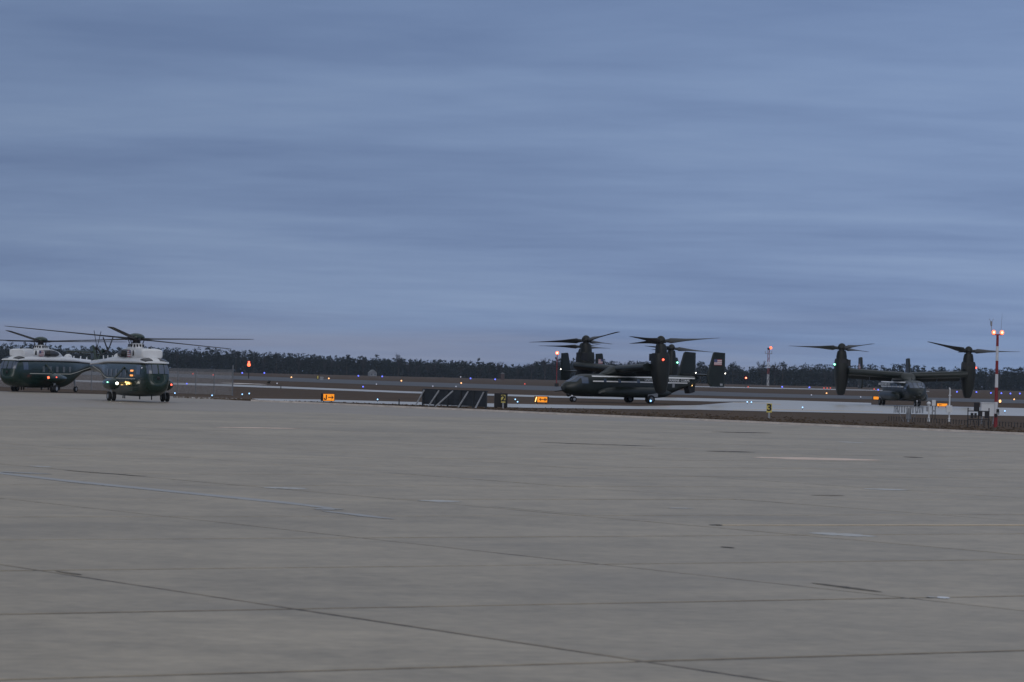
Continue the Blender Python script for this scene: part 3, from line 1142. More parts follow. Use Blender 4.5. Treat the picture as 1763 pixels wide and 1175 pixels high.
    # tail pylon, stabiliser, tail rotor
    b = MB()
    n0 = [(-9.35, 2.12, .10), (-10.45, 2.0, .10), (-11.5, 3.85, .07), (-10.8, 4.0, .07), (-10.0, 2.9, .11)]
    vs_ = [(x, w, z) for x, z, w in n0] + [(x, -w, z) for x, z, w in n0]
    b.add(vs_, [(0, 1, 2, 3, 4), (9, 8, 7, 6, 5)] + [(i, 5 + i, 5 + (i + 1) % 5, (i + 1) % 5) for i in range(5)])
    pyl = b.build('tail_pylon', 'green', root)
    b = MB()
    rs = []
    for y, ch in ((-.05, 1.05), (-1.1, .92), (-2.1, .78)):
        rs.append([Vector((-11.0 + ch / 2 * cos(a), y, 3.5 + .07 * sin(a))) for a in [2 * pi * i / 10 for i in range(10)]])
    b.rings(rs)
    b.beam((-10.6, -.06, 2.9), (-10.9, -1.2, 3.47), .05)
    b.build('stabiliser', 'green', pyl)
    b = MB()
    b.tube((-11.15, .05, 3.8), (-11.15, .42, 3.8), .13, .10, 12)
    b.build('tail_rotor_hub', 'gunmetal', pyl)
    for k in range(5):
        link('tail_blade', TAIL_BLADE, pyl, (-11.15, .40, 3.8), (0, 2 * pi * k / 5 + .35, 0)).rotation_mode = 'XYZ'
    # sponsons and gear
    for sg in (1, -1):
        P = Loft([(2.15, .06, 1.16, 1.34, 2), (1.95, .26, .98, 1.52, 2), (1.4, .40, .82, 1.64, 2.2), (.4, .42, .80, 1.64, 2.2), (-.5, .30, .92, 1.52, 2.1), (-1.2, .06, 1.2, 1.36, 2)], sg * 2.0)
        sp = P.body(MB(), 22, 18).build('sponson', 'green', root)
        b = MB()
        b.box((.75, sg * 1.35, 1.28), (1.1, .75, .20))
        b.build('stub_beam', 'green', sp)
        b = MB()
        b.tube((.75, sg * 1.05, 2.45), (.75, sg * 1.85, 1.55), .075, .065, 8)
        b.build('brace', 'green', sp)
        b = MB()
        b.tube((.85, sg * 2.0, .34), (.8, sg * 2.0, .95), .085, .10, 10)
        b.tube((.85, sg * 1.76, .34), (.85, sg * 2.24, .34), .06)
        mg = b.build('main_gear', 'gear', root)
        for y in (1.83, 2.17):
            wheel(mg, (.85, sg * y, .34), .34, .22)
        b = MB()
        b.ball((1.2, sg * 2.42, 1.34), .045, 8, 6)
        b.build('navigation_light', 'red_l' if sg > 0 else 'green_l', sp)
    b = MB()
    b.tube((-6.2, 0, .28), (-5.75, 0, 1.5), .07, .09)
    tg = b.build('tail_gear', 'gear', root)
    wheel(tg, (-6.2, 0, .27), .27, .2)
    return root


hproto = make_helicopter()


def place_heli(o, x, y, heading, label, blades, scale):
    rz = math.atan2(heading[1], heading[0])
    o.location = (x, y, 0)
    o.rotation_euler = (0, 0, rz)
    o.scale = (scale,) * 3
    tag(o, label, 'helicopter', 'green and white helicopters on the apron')
    head = [c for c in o.children if c.name.startswith('rotor_head')][0]
    for c, (az, fl) in zip([c for c in head.children if c.name.startswith('blade')], blades):
        c.rotation_euler = (0, -R(fl), R(az) - rz)
    return o


h2 = copy_tree(hproto)
YH = 256.0
a = R(23.3)
place_heli(hproto, xat(233, 640, YH), YH, (sin(a), -cos(a)), 'green and white helicopter nose-on beside the chain-link fence, amber windows lit',
           [(193, 4.2), (337, 0.9), (49, -3.2), (121, -1), (265, 4.5)], 1.02)
YI = 309.0
a = R(23.5)
place_heli(h2, xat(69, 640, YI), YI, (-sin(a), -cos(a)), 'green and white helicopter with nose turned away from the other, red lamp on its sponson',
           [(188, .4), (332, 2.2), (44, 1), (116, 0), (260, 5)], 1.0)


def kid(o, n, k=0):
    return [c for c in o.children if c.name.startswith(n)][k]


# lit lamps, windows and painted hull reflection of the near helicopter
HL = Loft([(5.55, 1.09, .36, 2.74, 4.2), (-2.6, 1.09, .36, 2.74, 4.2)])
for z in (1.86, 2.2):
    w = MB()
    HL.spatch(w, 2.35, 3.05, z - .06, z + .06, -1, .03, 3, 2)
    w.build('door_lamp', 'amberwin', kid(hproto, 'hull'))
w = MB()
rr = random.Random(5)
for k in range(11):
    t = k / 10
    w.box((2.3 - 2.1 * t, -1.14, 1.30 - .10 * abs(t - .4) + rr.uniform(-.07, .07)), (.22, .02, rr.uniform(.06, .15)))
w.build('painted_reflection', 'gold_glow', kid(hproto, 'hull'))  # golden reflection on the hull, built as glowing boxes; no lamp here
sps = sorted([c for c in hproto.children if c.name.startswith('sponson')], key=lambda c: c.name)
b = MB()
b.ball((2.17, -2.0, 1.27), .10, 10, 6)
b.build('landing_light', 'white_l', sps[1])
b = MB()
b.ball((2.12, 2.05, 1.25), .07, 8, 6)
b.build('position_light', 'red_l', sps[0])
b = MB()
b.ball((4.66, -.95, 2.42), .06, 8, 6)
b.build('cockpit_lamp', 'pale_l', kid(hproto, 'hull'))
sps2 = sorted([c for c in h2.children if c.name.startswith('sponson')], key=lambda c: c.name)
b = MB()
b.ball((2.05, 2.1, 1.30), .11, 10, 6)
b.build('position_light', 'redbig_l', sps2[0])


# ------------------------------------------------------------------ airfield furniture
def mpp(y):
    return y / FPX          # metres per photo pixel at a distance


def arrow(mb, x0, x1, z, h, y, t):
    """flat arrow printed on a face in the x-z plane, head at x1"""
    s_ = 1 if x1 > x0 else -1
    hd = h * .5
    mb.add([(x0, y, z - t), (x1 - s_ * hd * .5, y, z - t), (x1 - s_ * hd * .5, y, z + t), (x0, y, z + t)], [(0, 1, 2, 3)])
    for k in (1, -1):
        mb.add([(x1, y, z), (x1 - s_ * hd, y, z + k * hd), (x1 - s_ * hd, y, z + k * (hd - 2.4 * t)), (x1 - s_ * 2.4 * t, y, z)], [(0, 1, 2, 3)])
    return mb


def taxi_sign(p, w, h, d, leg, rz, label, txt=None, arrows=(), extra=None, tsize=.5, tx=0.0):
    r = empty('taxi_sign', (p.x, p.y, p.z), rz)
    tag(r, label, 'sign', 'lit orange taxiway signs')
    b = MB()
    b.box((0, 0, leg + h / 2), (w, d, h))
    b.build('housing', 'signblack', r)
    b = MB()
    b.box((0, -d / 2 - .008, leg + h / 2), (w - .08, .014, h - .07))
    face = b.build('face', 'signorange', r)
    if txt:
        link('letter', text_mesh(txt, tsize, 'signblack', bold=.03), face, (tx, -d / 2 - .022, leg + h / 2), (R(90), 0, 0))
    for (x0, x1) in arrows:
        b = MB()
        arrow(b, x0, x1, leg + h / 2, h * .58, -d / 2 - .024, .034)
        b.build('arrow', 'signblack', face)
    if extra:
        extra(face, leg, h, d)
    for x in (-w * .33, w * .33):
        b = MB()
        b.tube((x, 0, -.03), (x, 0, leg), .035, n=8)
        b.build('leg', 'blackmetal', r)
    return r


def sign_j(face, leg, h, d):
    z, y = leg + h / 2, -d / 2 - .024
    b = MB()
    b.plate([(-.16, z + .20), (-.25, z + .20), (-.25, z - .11), (-.29, z - .13), (-.33, z - .11), (-.33, z - .04), (-.41, z - .04), (-.41, z - .15), (-.35, z - .21), (-.22, z - .21), (-.16, z - .15)], 'y', y - .004, y + .004)
    b.build('letter', 'signblack', face)


taxi_sign(gp(564, 693.5), .98, .60, .55, .12, R(20), 'lit orange sign with black letter J and right arrow in the grass',
          None, [(-.06, .40)], sign_j)


def sign2(face, leg, h, d):
    b = MB()
    b.box((.33, -d / 2 - .022, leg + h / 2), (.05, .006, h * .5))
    b.build('bar', 'signblack', face)
    b = MB()
    b.box((-.44, -d / 2 - .022, leg + h / 2), (.24, .006, h - .06))
    b.build('location_panel', 'signblack', face)
    b = MB()
    b.box((-.45, -d / 2 - .030, leg + h / 2), (.07, .006, h * .8), rot=Matrix.Rotation(R(14), 3, 'Y'))
    b.build('letter', 'gold_glow', face)


taxi_sign(gp(932, 695.5), 1.22, .56, .4, .10, R(-14), 'lit orange sign with black left and right arrows ahead of the tiltrotor nose',
          None, [(.18, .56), (.18, -.16)], sign2)
taxi_sign(gp(1622, 702), 1.15, .36, .3, .10, R(-5), 'lit low orange sign behind the white weather sensors', None, [(-.05, -.35)])
taxi_sign(gp(1508, 689.5), .85, .44, .3, .08, R(10), 'small lit orange sign beside the wheels of the head-on tiltrotor')


def number_sign(p, num, w, h, leg, label):
    r = empty('number_sign', (p.x, p.y, p.z), R(4))
    tag(r, label, 'sign', 'yellow numbered parking spot signs')
    b = MB()
    b.box((0, 0, leg + h / 2), (w, .05, h))
    pn = b.build('panel', 'signyellow', r)
    link('numeral', text_mesh(num, h * 1.05, 'signblack', bold=.03), pn, (0, -.032, leg + h / 2 + .01), (R(90), 0, 0)).scale = (1.15, 1, 1)
    b = MB()
    b.box((0, .02, (leg + .1) / 2), (.12, .08, leg + .16))
    b.build('post', 'strut', r)
    return r


p3 = gp(1324, 721)
number_sign(p3, '3', .37, .62, .42, 'yellow sign with black number 3 on a grey post in the verge')
p2 = gp(866, 703.2)
number_sign(p2, '2', .33, .60, .42, 'yellow sign with black number 2 in front of a black box')
r = empty('sign_box', (xat(862, 703, p2.y + 1.4), p2.y + 1.4, 0), R(6))
tag(r, 'plain black back of a sign box behind the number 2 sign', 'sign')
b = MB()
b.box((0, 0, .60), (1.0, .35, 1.06))
b.build('housing', 'signblack', r)
for x in (-.35, .35):
    b = MB()
    b.box((x, 0, .03), (.1, .1, .12))
    b.build('leg', 'blackmetal', r)
b = MB()
b.tube((0, 0, 1.12), (0, 0, 1.2), .04, n=8)
b.build('cap_knob', 'blackmetal', r)

# blast fence parallel to the apron edge
pa, pb = gp(729, 699), gp(838, 704)
dd = (pb - pa)
Lb = dd.length
r = empty('blast_fence', (pa.x, pa.y, 0), math.atan2(dd.y, dd.x))
tag(r, 'dark panelled blast fence with pale diagonal steel braces', 'barrier')
npan = 5
for k in range(npan):
    x0, x1 = Lb * k / npan, Lb * (k + 1) / npan
    b = MB()
    b.box(((x0 + x1) / 2, .03 * (k % 2), .70), (x1 - x0 - .05, .05, 1.14))
    for z in (.32, .62, .92):
        b.box(((x0 + x1) / 2, -.04 + .03 * (k % 2), z), (x1 - x0 - .05, .03, .05))
    b.build('panel', 'barrier', r)
for k in range(npan + 1):
    b = MB()
    b.box((Lb * k / npan, -.06, .62), (.14, .1, 1.28))
    b.build('post', 'barrier', r)
for k, (t, reach) in enumerate(((.03, .75), (.27, .9), (.49, 1.5), (.73, .85), (.97, .70))):
    b = MB()
    b.beam((Lb * t, -.12, 1.24), (Lb * t, -reach - .1, 0.0), .10, .08)
    b.build('brace', 'strut', r)
b = MB()
b.box((Lb / 2, .0, 1.30), (Lb + .1, .14, .06))
b.build('top_rail', 'barrier', r)

# chain-link fence behind the helicopters
fa, fb = gp(400, 681.3), gp(-60, 664.5)
dd = fb - fa
Lf = dd.length
r = empty('chain_link_fence', (fa.x, fa.y, 0), math.atan2(dd.y, dd.x))
tag(r, 'tall chain-link fence with thin steel posts behind the helicopters', 'fence')
Hf = 2.35
np_ = int(Lf / 3.0)
for k in range(np_ + 1):
    b = MB()
    e_ = .35 if k == 0 else 0.0
    b.tube((k * Lf / np_, 0, -.05), (k * Lf / np_, 0, Hf + .05 + e_), .045 if k else .06, n=8)
    b.build('post', 'galv', r)
for z in (Hf - .02,):
    b = MB()
    b.tube((0, -.05, z), (Lf, -.05, z), .028, n=6)
    b.build('top_rail', 'galv', r)
b = MB()
sp_ = .13
wv = .009
k = -Hf
while k < Lf:
    for s_ in (1, -1):
        x0, x1 = (k, k + Hf) if s_ > 0 else (k + Hf, k)
        z0, z1 = .03, Hf - .05
        pts = []
        for (xq, zq) in ((x0, z0), (x1, z1)):
            pts.append([xq, zq])
        dx = pts[1][0] - pts[0][0]
        for e_, o_ in ((0, 1), (1, 0)):
            if pts[e_][0] < 0:
                t = (0 - pts[e_][0]) / (pts[o_][0] - pts[e_][0])
                pts[e_] = [0, pts[e_][1] + t * (pts[o_][1] - pts[e_][1])]
            if pts[e_][0] > Lf:
                t = (Lf - pts[e_][0]) / (pts[o_][0] - pts[e_][0])
                pts[e_] = [Lf, pts[e_][1] + t * (pts[o_][1] - pts[e_][1])]
        if abs(pts[0][0] - pts[1][0]) > .05:
            b.beam((pts[0][0], .004 * s_, pts[0][1]), (pts[1][0], .004 * s_, pts[1][1]), wv)
    k += sp_
tag(b.build('wire_mesh', 'wire', r), kind='stuff')

# weather station: red and white mast
pm = gp(1714, 735.5)
um = mpp(pm.y)
r = empty('instrument_mast', (pm.x, pm.y, 0))
tag(r, 'red and white banded mast with two glowing red lamps on top', 'mast')
zs = [0, 23, 43, 68, 91, 114, 139, 159]
for k in range(7):
    b = MB()
    ra, rb = .125 - .045 * zs[k] / 159, .125 - .045 * zs[k + 1] / 159
    b.tube((0, 0, zs[k] * um - (.05 if k == 0 else 0)), (0, 0, zs[k + 1] * um), ra, rb, 12)
    b.build('band', 'mastred' if k % 2 == 0 else 'mastwhite', r)
ht = 159 * um
b = MB()
b.beam((-.32, 0, ht), (.32, 0, ht), .07)
arm = b.build('cross_arm', 'mastred', r)
for x in (-.25, .28):
    b = MB()
    b.tube((x, 0, ht), (x, 0, ht + .07), .06, n=8)
    b.ball((x, 0, ht + .14), .13, 12, 8, sz=(.13, .13, .15))
    b.build('red_lamp', 'redbig_l', arm)
    b = MB()
    b.ball((x, -.10, ht + .14), .06, 10, 6)
    b.build('lamp_core', 'redcore_l', arm)
b = MB()
b.tube((.20, 0, ht), (.27, 0, 196 * um), .012, .006, 6)
b.build('lightning_rod', 'galv', r)
b = MB()
b.tube((-.36, 0, ht - .05), (-.42, 0, ht + .62), .02, n=6)
b.tube((-.42, 0, ht + .55), (-.43, 0, ht + .85), .055, .07, 8)
b.beam((-.43, 0, ht + .8), (-.58, 0, ht + 1.02), .02)
b.beam((-.43, 0, ht + .8), (-.28, 0, ht + 1.02), .02)
b.build('wind_sensor', 'boxgrey', r)
for (x, z, c) in ((.10, 28 * um, 'signblack'), (-.02, 20 * um, 'signblack'), (.12, 24 * um, 'boxgrey')):
    b = MB()
    b.box((x, -.16, z), (.16, .12, .22))
    b.build('clamp_box', c, r)

# equipment cabinet on its frame
pc = gp(1690, 736)
uc = mpp(pc.y)


def frame_thing(name, label, cat, p, rz=0.0):
    r = empty(name, (p.x, p.y, 0), rz)
    return tag(r, label, cat)


pcab = gp(1700, 730)
r = frame_thing('equipment_cabinet', 'white equipment cabinet on legs beside the red and white mast', 'cabinet', pcab)
b = MB()
b.box((0, 0, .98), (.96, .55, .90))
b.build('housing', 'boxwhite', r)
b = MB()
b.box((0, 0, 1.45), (1.02, .62, .05))
b.build('lid', 'boxwhite', r)
for x in (-.40, .40):
    for y in (-.2, .2):
        b = MB()
        b.box((x, y, .26), (.05, .05, .62))
        b.build('leg', 'boxgrey', r)
r = frame_thing('equipment_rack', 'black metal rack with small dark boxes in front of the white cabinet', 'rack', gp(1684, 737))
for x in (-.66, .0, .66):
    b = MB()
    b.box((x, 0, .60), (.06, .06, 1.32 if x else 1.0))
    b.build('post', 'blackmetal', r)
for z in (.52, 1.05):
    b = MB()
    b.box((0, -.045, z), (1.40, .03, .06))
    b.build('rail', 'blackmetal', r)
for (x, z, w, h) in ((-.42, .76, .16, .34), (-.2, .78, .13, .30), (.10, .90, .24, .34), (.5, .82, .24, .42), (-.14, 1.32, .34, .52)):
    b = MB()
    b.box((x, -.14, z), (w, .16, h))
    b.build('box', 'signblack', r)
for x in (-.3, .28):
    b = MB()
    b.tube((x, -.06, .5), (x + .1, -.03, 0), .02, n=6)
    b.build('conduit', 'blackmetal', r)

# rain gauge with a wind shield of hanging slats
pr_ = gp(1564, 726)
r = frame_thing('rain_gauge', 'low ring of hanging slats around a rain gauge on thin legs', 'weather instrument', pr_)
ur = mpp(pr_.y)
b = MB()
n = 40
for k in range(n):
    a0, a1 = 2 * pi * k / n, 2 * pi * (k + 1) / n
    b.beam((1.02 * cos(a0), 1.02 * sin(a0), 1.06), (1.02 * cos(a1), 1.02 * sin(a1), 1.06), .03)
b.build('ring', 'galv', r)
sb_ = MB()
sb_.plate([(-.05, 0), (.05, 0), (.025, -.46), (-.025, -.46)], 'y', -.006, .006)
sme = sb_.mesh('slat', 'boxgrey')
for k in range(32):
    a = 2 * pi * k / 32
    link('slat', sme, r, (1.02 * cos(a), 1.02 * sin(a), 1.05), (.12 * sin(k * 2.1), .1, a + pi / 2))
for k in range(3):
    a = 2 * pi * k / 3 + .6
    b = MB()
    b.tube((.98 * cos(a), .98 * sin(a), 1.05), (.35 * cos(a), .35 * sin(a), -.04), .02, n=6)
    b.build('leg', 'galv', r)
b = MB()
b.tube((0, 0, .18), (0, 0, .95), .17, .17, 14)
b.tube((0, 0, -.05), (0, 0, .2), .09, n=10)
b.build('gauge', 'boxgrey', r)

ps = gp(1599, 725.5)
us = mpp(ps.y)
r = frame_thing('visibility_sensor', 'white post sensor with a rounded white cap beside the slatted ring', 'weather instrument', ps)
b = MB()
b.tube((0, 0, -.04), (0, 0, .28), .10, .07, 12)
b.tube((0, 0, .28), (0, 0, 1.05), .055, .055, 10)
b.build('post', 'boxwhite', r)
b = MB()
b.ball((-.02, 0, 1.25), .15, 14, 8)
b.tube((-.02, 0, 1.0), (-.02, 0, 1.2), .06, .12, 10)
b.build('cap', 'boxwhite', r)
b = MB()
b.box((-.12, 0, .86), (.14, .14, .34))
b.build('side_box', 'boxgrey', r)
r = frame_thing('sensor_box', 'pale upright sensor box on a dark frame between two white post sensors', 'weather instrument', gp(1607, 722))
b = MB()
b.box((0, 0, 1.22), (.27, .2, .44))
b.build('housing', 'boxwhite', r)
for x in (-.1, .12):
    b = MB()
    b.box((x, 0, .48), (.05, .05, 1.06))
    b.build('post', 'blackmetal', r)
b = MB()
b.box((.02, -.06, .62), (.3, .05, .14))
b.build('bracket', 'boxgrey', r)
pt_ = gp(1634, 725.5)
r = frame_thing('temperature_sensor', 'tall thin white sensor post with a square white box halfway up', 'weather instrument', pt_)
b = MB()
b.tube((0, 0, -.04), (0, 0, .26), .11, .07, 12)
b.tube((0, 0, .26), (0, 0, .62), .05, .05, 10)
b.build('base', 'boxwhite', r)
b = MB()
b.box((-.02, 0, .88), (.42, .26, .5))
b.build('box', 'boxwhite', r)
b = MB()
b.tube((0, 0, 1.1), (.02, 0, 2.3), .06, .05, 10)
b.build('post', 'boxwhite', r)
b = MB()
b.tube((0.01, 0, 1.82), (.01, 0, 1.9), .10, .10, 10)
b.tube((.02, 0, 2.26), (-.03, 0, 2.42), .07, .04, 10)
b.build('collar', 'boxwhite', r)

# low stakes along the verge
r = empty('low_stake_fence', tuple(gp(1640, 728)), math.atan2(-DL.y, -DL.x))
tag(r, 'row of short dark stakes along the verge by the weather instruments', 'fence')
sb_ = MB()
sb_.box((0, 0, .14), (.03, .03, .36))
sme = sb_.mesh('stake', 'blackmetal')
pst, pen = gp(1530, 724), gp(1800, 738)
r.location = (pst.x, pst.y, 0)
r.rotation_euler = (0, 0, math.atan2(pen.y - pst.y, pen.x - pst.x))
Ls = (pen - pst).length
for k in range(56):
    link('stake', sme, r, (Ls * k / 55, 0, -.02), (.06 * sin(k * 3.3), .06 * cos(k * 5.1), 0))
b = MB()
b.tube((0, 0, .24), (Ls, 0, .24), .008, n=4)
b.build('wire', 'blackmetal', r)

# distant poles and beacons
pp = gp(1322, 665)
up_ = mpp(pp.y)
r = empty('lattice_tower', tuple(pp))
tag(r, 'slim far red and white tower with a platform and red lamp', 'tower')
HT = 62 * up_
for k in range(6):
    z0, z1 = HT * k / 6, HT * (k + 1) / 6
    b = MB()
    w0 = .42
    for sx, sy in ((1, 1), (1, -1), (-1, 1), (-1, -1)):
        b.beam((sx * w0, sy * w0, z0), (sx * w0, sy * w0, z1), .22)
    for sx in (1, -1):
        b.beam((-w0, sx * w0, z0), (w0, sx * w0, z1), .14)
        b.beam((sx * w0, -w0, z0), (sx * w0, w0, z1), .14)
    b.build('section', 'mastwhite' if k in (0, 1, 3) else 'mastred', r)
b = MB()
b.box((0, 0, HT * .90), (3.6, 1.6, .3))
b.box((-1.7, 0, HT * .93), (.3, .3, 1.4))
b.box((1.7, 0, HT * .93), (.3, .3, 1.4))
b.build('platform', 'boxgrey', r)
b = MB()
b.tube((0, 0, HT), (0, 0, HT + 1.2), .5, .9, 8)
b.build('lamp_housing', 'blackmetal', r)
b = MB()
b.ball((1.1, 0, HT + 1.2), .75, 10, 6)
b.build('red_lamp', 'redbig_l', r)


def beacon(px, ptop, pbase, label, rad, polem, name='beacon_pole', lampm='redbig_l', twin=False, box=False, pw=1.6):
    p = gp(px, pbase)
    m = mpp(p.y)
    r = empty(name, tuple(p))
    tag(r, label, 'beacon')
    H_ = (pbase - ptop) * m
    b = MB()
    b.tube((0, 0, -.1), (0, 0, H_), pw * m / 2, pw * m / 2, 8)
    b.build('pole', polem, r)
    b = MB()
    b.ball((0, 0, H_), rad * m, 12, 8)
    b.build('lamp', lampm, r)
    if twin:
        b = MB()
        b.ball((0, 0, H_ + 1.5 * rad * m), rad * m * .6, 10, 6)
        b.build('upper_lamp', 'red_l', r)
    else:
        b = MB()
        b.ball((0, -rad * m * .7, H_), rad * m * .5, 10, 6)
        b.build('lamp_core', 'redcore_l', r)
    if box:
        b = MB()
        b.box((0, -.6, 3 * m), (7 * m, 2 * m, 5.5 * m))
        b.build('base_box', 'signblack', r)
    return r


beacon(428, 628.5, 652, 'dark pole with a twin glowing red beacon before the wood', 3.0, 'blackmetal', twin=True)
beacon(958, 608, 666, 'thin red pole with an orange-red lamp and dark box at its foot', 3.0, 'mastred', box=True)
beacon(1284, 651, 668, 'short dark pole with a small red lamp before the wood', 1.6, 'blackmetal', lampm='red_l', pw=.9)

# airfield ground lights
LAMPS = [
    ('blue_l', 'small blue taxiway edge light in the far grass', 'blue taxiway edge lights', 1.7,
     [(455, 645), (617, 650), (658, 651), (625, 669), (321.5, 664), (417, 645), (810, 654.5), (852.5, 656), (1346.7, 669), (1393.5, 670), (1512, 674),
      (1647.5, 677.5), (1681, 678), (1724, 680), (1739.6, 680.5), (1755.7, 680.5), (1706, 679.5), (1236, 668)]),
    ('amber_l', 'small amber runway edge light in the far grass', 'amber runway edge lights', 1.6,
     [(501.6, 652.5), (566, 654.5), (691, 658.5), (794, 662.5), (1423, 680), (1746, 690.5)]),
    ('redfaint_l', 'small red runway end light in the far grass', 'red runway end lights', 1.4,
     [(332, 646.5), (367, 648.5), (903.5, 664), (1288, 669), (1418.5, 671.2), (1424, 671.2), (1429.6, 671.2), (1505, 673)]),
    ('cyan_l', 'small pale blue light on a short stake beside the taxiway', 'pale blue taxiway lights', 1.5,
     [(301, 681.5), (365, 685.5), (417, 683.5), (429, 682), (650, 692.5), (887, 692), (891, 696.5), (1286.5, 696), (1293.6, 696.5), (1381.7, 706), (1730, 712)]),
    ('pale_l', 'dim white light on a stake in the grass', 'dim white field lights', 1.4,
     [(648, 664.5), (745, 668), (785, 668.5), (793, 652), (1397, 683), (1481.7, 686.5), (477, 663)]),
]
for (mn, lab, grp, rad, pts) in LAMPS:
    for (px, py) in pts:
        p = gp(px, py)
        m = mpp(p.y)
        r = empty('ground_light', tuple(p))
        tag(r, lab, 'light', grp)
        rr_ = max(.05, .78 * rad * m)
        hh = max(.22, 2.6 * m)
        b = MB()
        b.tube((0, 0, -.05), (0, 0, hh), rr_ * .4, rr_ * .3, 6)
        b.build('stake', 'blackmetal', r)
        b = MB()
        b.ball((0, 0, hh), rr_, 10, 6)
        b.build('lens', mn, r)
p = gp(1721.7, 696)
r = empty('ground_light', tuple(p))
tag(r, 'larger amber lamp just past the foot of the red and white mast', 'light')
b = MB()
b.tube((0, 0, -.05), (0, 0, .3), .05, n=8)
b.build('stake', 'blackmetal', r)
b = MB()
b.ball((0, 0, .36), .17, 10, 6, sz=(.15, .15, .2))
b.build('lens', 'amber_l', r)
p = gp(1673, 678)
r = empty('ground_light', tuple(p))
tag(r, 'small dim yellow light beside the hanging nacelle', 'light')
b = MB()
b.tube((0, 0, -.05), (0, 0, .4), .05, n=8)
b.build('stake', 'blackmetal', r)
b = MB()
b.ball((0, 0, .5), .2, 10, 6, sz=(.14, .14, .3))
b.build('lens', 'yline', r)

for (px, py, lab, w, h) in ((687, 697, 'short dark marker post beside the taxiway edge', 2.2, 9), (483.5, 669.5, 'short dark marker post before the narrow far taxiway', 1.6, 5)):
    p = gp(px, py)
    m = mpp(p.y)
    r = empty('marker_post', tuple(p))
    tag(r, lab, 'post')
    b = MB()
    b.tube((0, 0, -.05), (0, 0, h * m), w * m / 2, w * m / 2.4, 10)
    b.build('post', 'blackmetal', r)
    b = MB()
    b.tube((0, 0, h * m), (0, 0, h * m + .05), w * m / 1.8, w * m / 3, 10)
    b.build('cap', 'blackmetal', r)

# small lit panel and grey hut far out on the field
p = gp(547, 654)
m = mpp(p.y)
r = empty('lit_panel', tuple(p))
tag(r, 'small upright lit panel far out on the grass before the wood', 'sign')
b = MB()
b.box((0, 0, 4 * m), (4 * m, .2, 6 * m))
b.build('housing', 'signblack', r)
b = MB()
b.box((0, -.12, 4 * m), (2.4 * m, .03, 5 * m))
b.build('face', 'signyellow', r)
b = MB()
b.box((0, 0, .4 * m), (1 * m, .1, 1.2 * m))
b.build('leg', 'blackmetal', r)
p = gp(554, 654.5)
r = empty('equipment_hut', tuple(p))
tag(r, 'small grey equipment hut next to the lit panel', 'hut')
b = MB()
b.box((0, 0, 2.2 * m), (5 * m, .8, 4.6 * m))
b.build('wall', 'boxgrey', r)
b = MB()
b.box((0, 0, 4.7 * m), (5.6 * m, 1.0, .5 * m))
b.build('roof', 'boxwhite', r)

# house and red hut at the edge of the wood
p = gp(641, 648.2)
m = mpp(p.y)
r = empty('house', tuple(p), R(25))
tag(r, 'small pale house with grey gable roof at the edge of the wood', 'house')
w, d, h = 13 * m, 9 * m, 6 * m
b = MB()
b.box((0, 0, h / 2), (w, d, h))
b.build('wall', 'housewall', r)
b = MB()
b.plate([(-w * .54, h), (w * .54, h), (0, h * 1.9)], 'y', -d * .56, d * .56)
b.build('roof', 'houseroof', r)
for x in (-w * .25, w * .25):
    b = MB()
    b.box((x, -d / 2 - .03, h * .55), (w * .16, .06, h * .35))
    b.build('window', 'glass', r)
b = MB()
b.box((0, -d / 2 - .03, h * .34), (w * .13, .06, h * .66))
b.build('door', 'boxgrey', r)
p = gp(865, 654)
m = mpp(p.y)
r = empty('red_hut', tuple(p))
tag(r, 'narrow dull red hut standing before the wood', 'hut')
b = MB()
b.box((0, 0, 5 * m), (6.5 * m, 6 * m, 10.5 * m))
b.build('wall', 'brick', r)
b = MB()
b.plate([(-4 * m, 10.2 * m), (4 * m, 10.2 * m), (0, 12.5 * m)], 'y', -3.6 * m, 3.6 * m)
b.build('roof', 'houseroof', r)

# ------------------------------------------------------------------ trees
YW = 2470.0
TOPS = [(-600, 17), (0, 17), (60, 17), (140, 15.5), (300, 16.5), (350, 17), (400, 16.2), (440, 15.2), (480, 14.6), (520, 14.4), (560, 13.8), (600, 13.5), (640, 13), (700, 12.4), (760, 11.8), (800, 11.7),
        (850, 11), (885, 9.6), (905, 9.2), (922, 12.5), (950, 15.5), (975, 15.5), (1060, 14.5), (1120, 14.5), (1180, 14), (1235, 13), (1262, 14), (1282, 11), (1300, 14), (1345, 14), (1380, 15.5), (1420, 15.5), (1500, 16), (1540, 16.5),
        (1580, 16.5), (1620, 15.2), (1650, 15), (1700, 16), (1763, 16.5), (2400, 17)]


def top_at(px):
    for (a, ha), (c, hc) in zip(TOPS, TOPS[1:]):
        if a <= px <= c:
            return ha + (hc - ha) * (px - a) / (c - a)
    return 15


def clump(mb, rnd, c, r, n, size, flat=.75):
    for _ in range(n):
        a, e_ = rnd.uniform(0, 2 * pi), math.asin(rnd.uniform(-1, 1))
        q = r * rnd.uniform(.35, 1) ** .5
        p = Vector(c) + Vector((q * cos(e_) * cos(a), q * cos(e_) * sin(a), q * sin(e_) * flat))
        u = Vector((rnd.gauss(0, 1), rnd.gauss(0, 1), rnd.gauss(0, .6))).normalized() * size * rnd.uniform(.6, 1.3)
        v = Vector((rnd.gauss(0, 1), rnd.gauss(0, 1), rnd.gauss(0, .6))).normalized() * size * rnd.uniform(.6, 1.3)
        mb.add([p, p + u, p + v], [(0, 1, 2)])


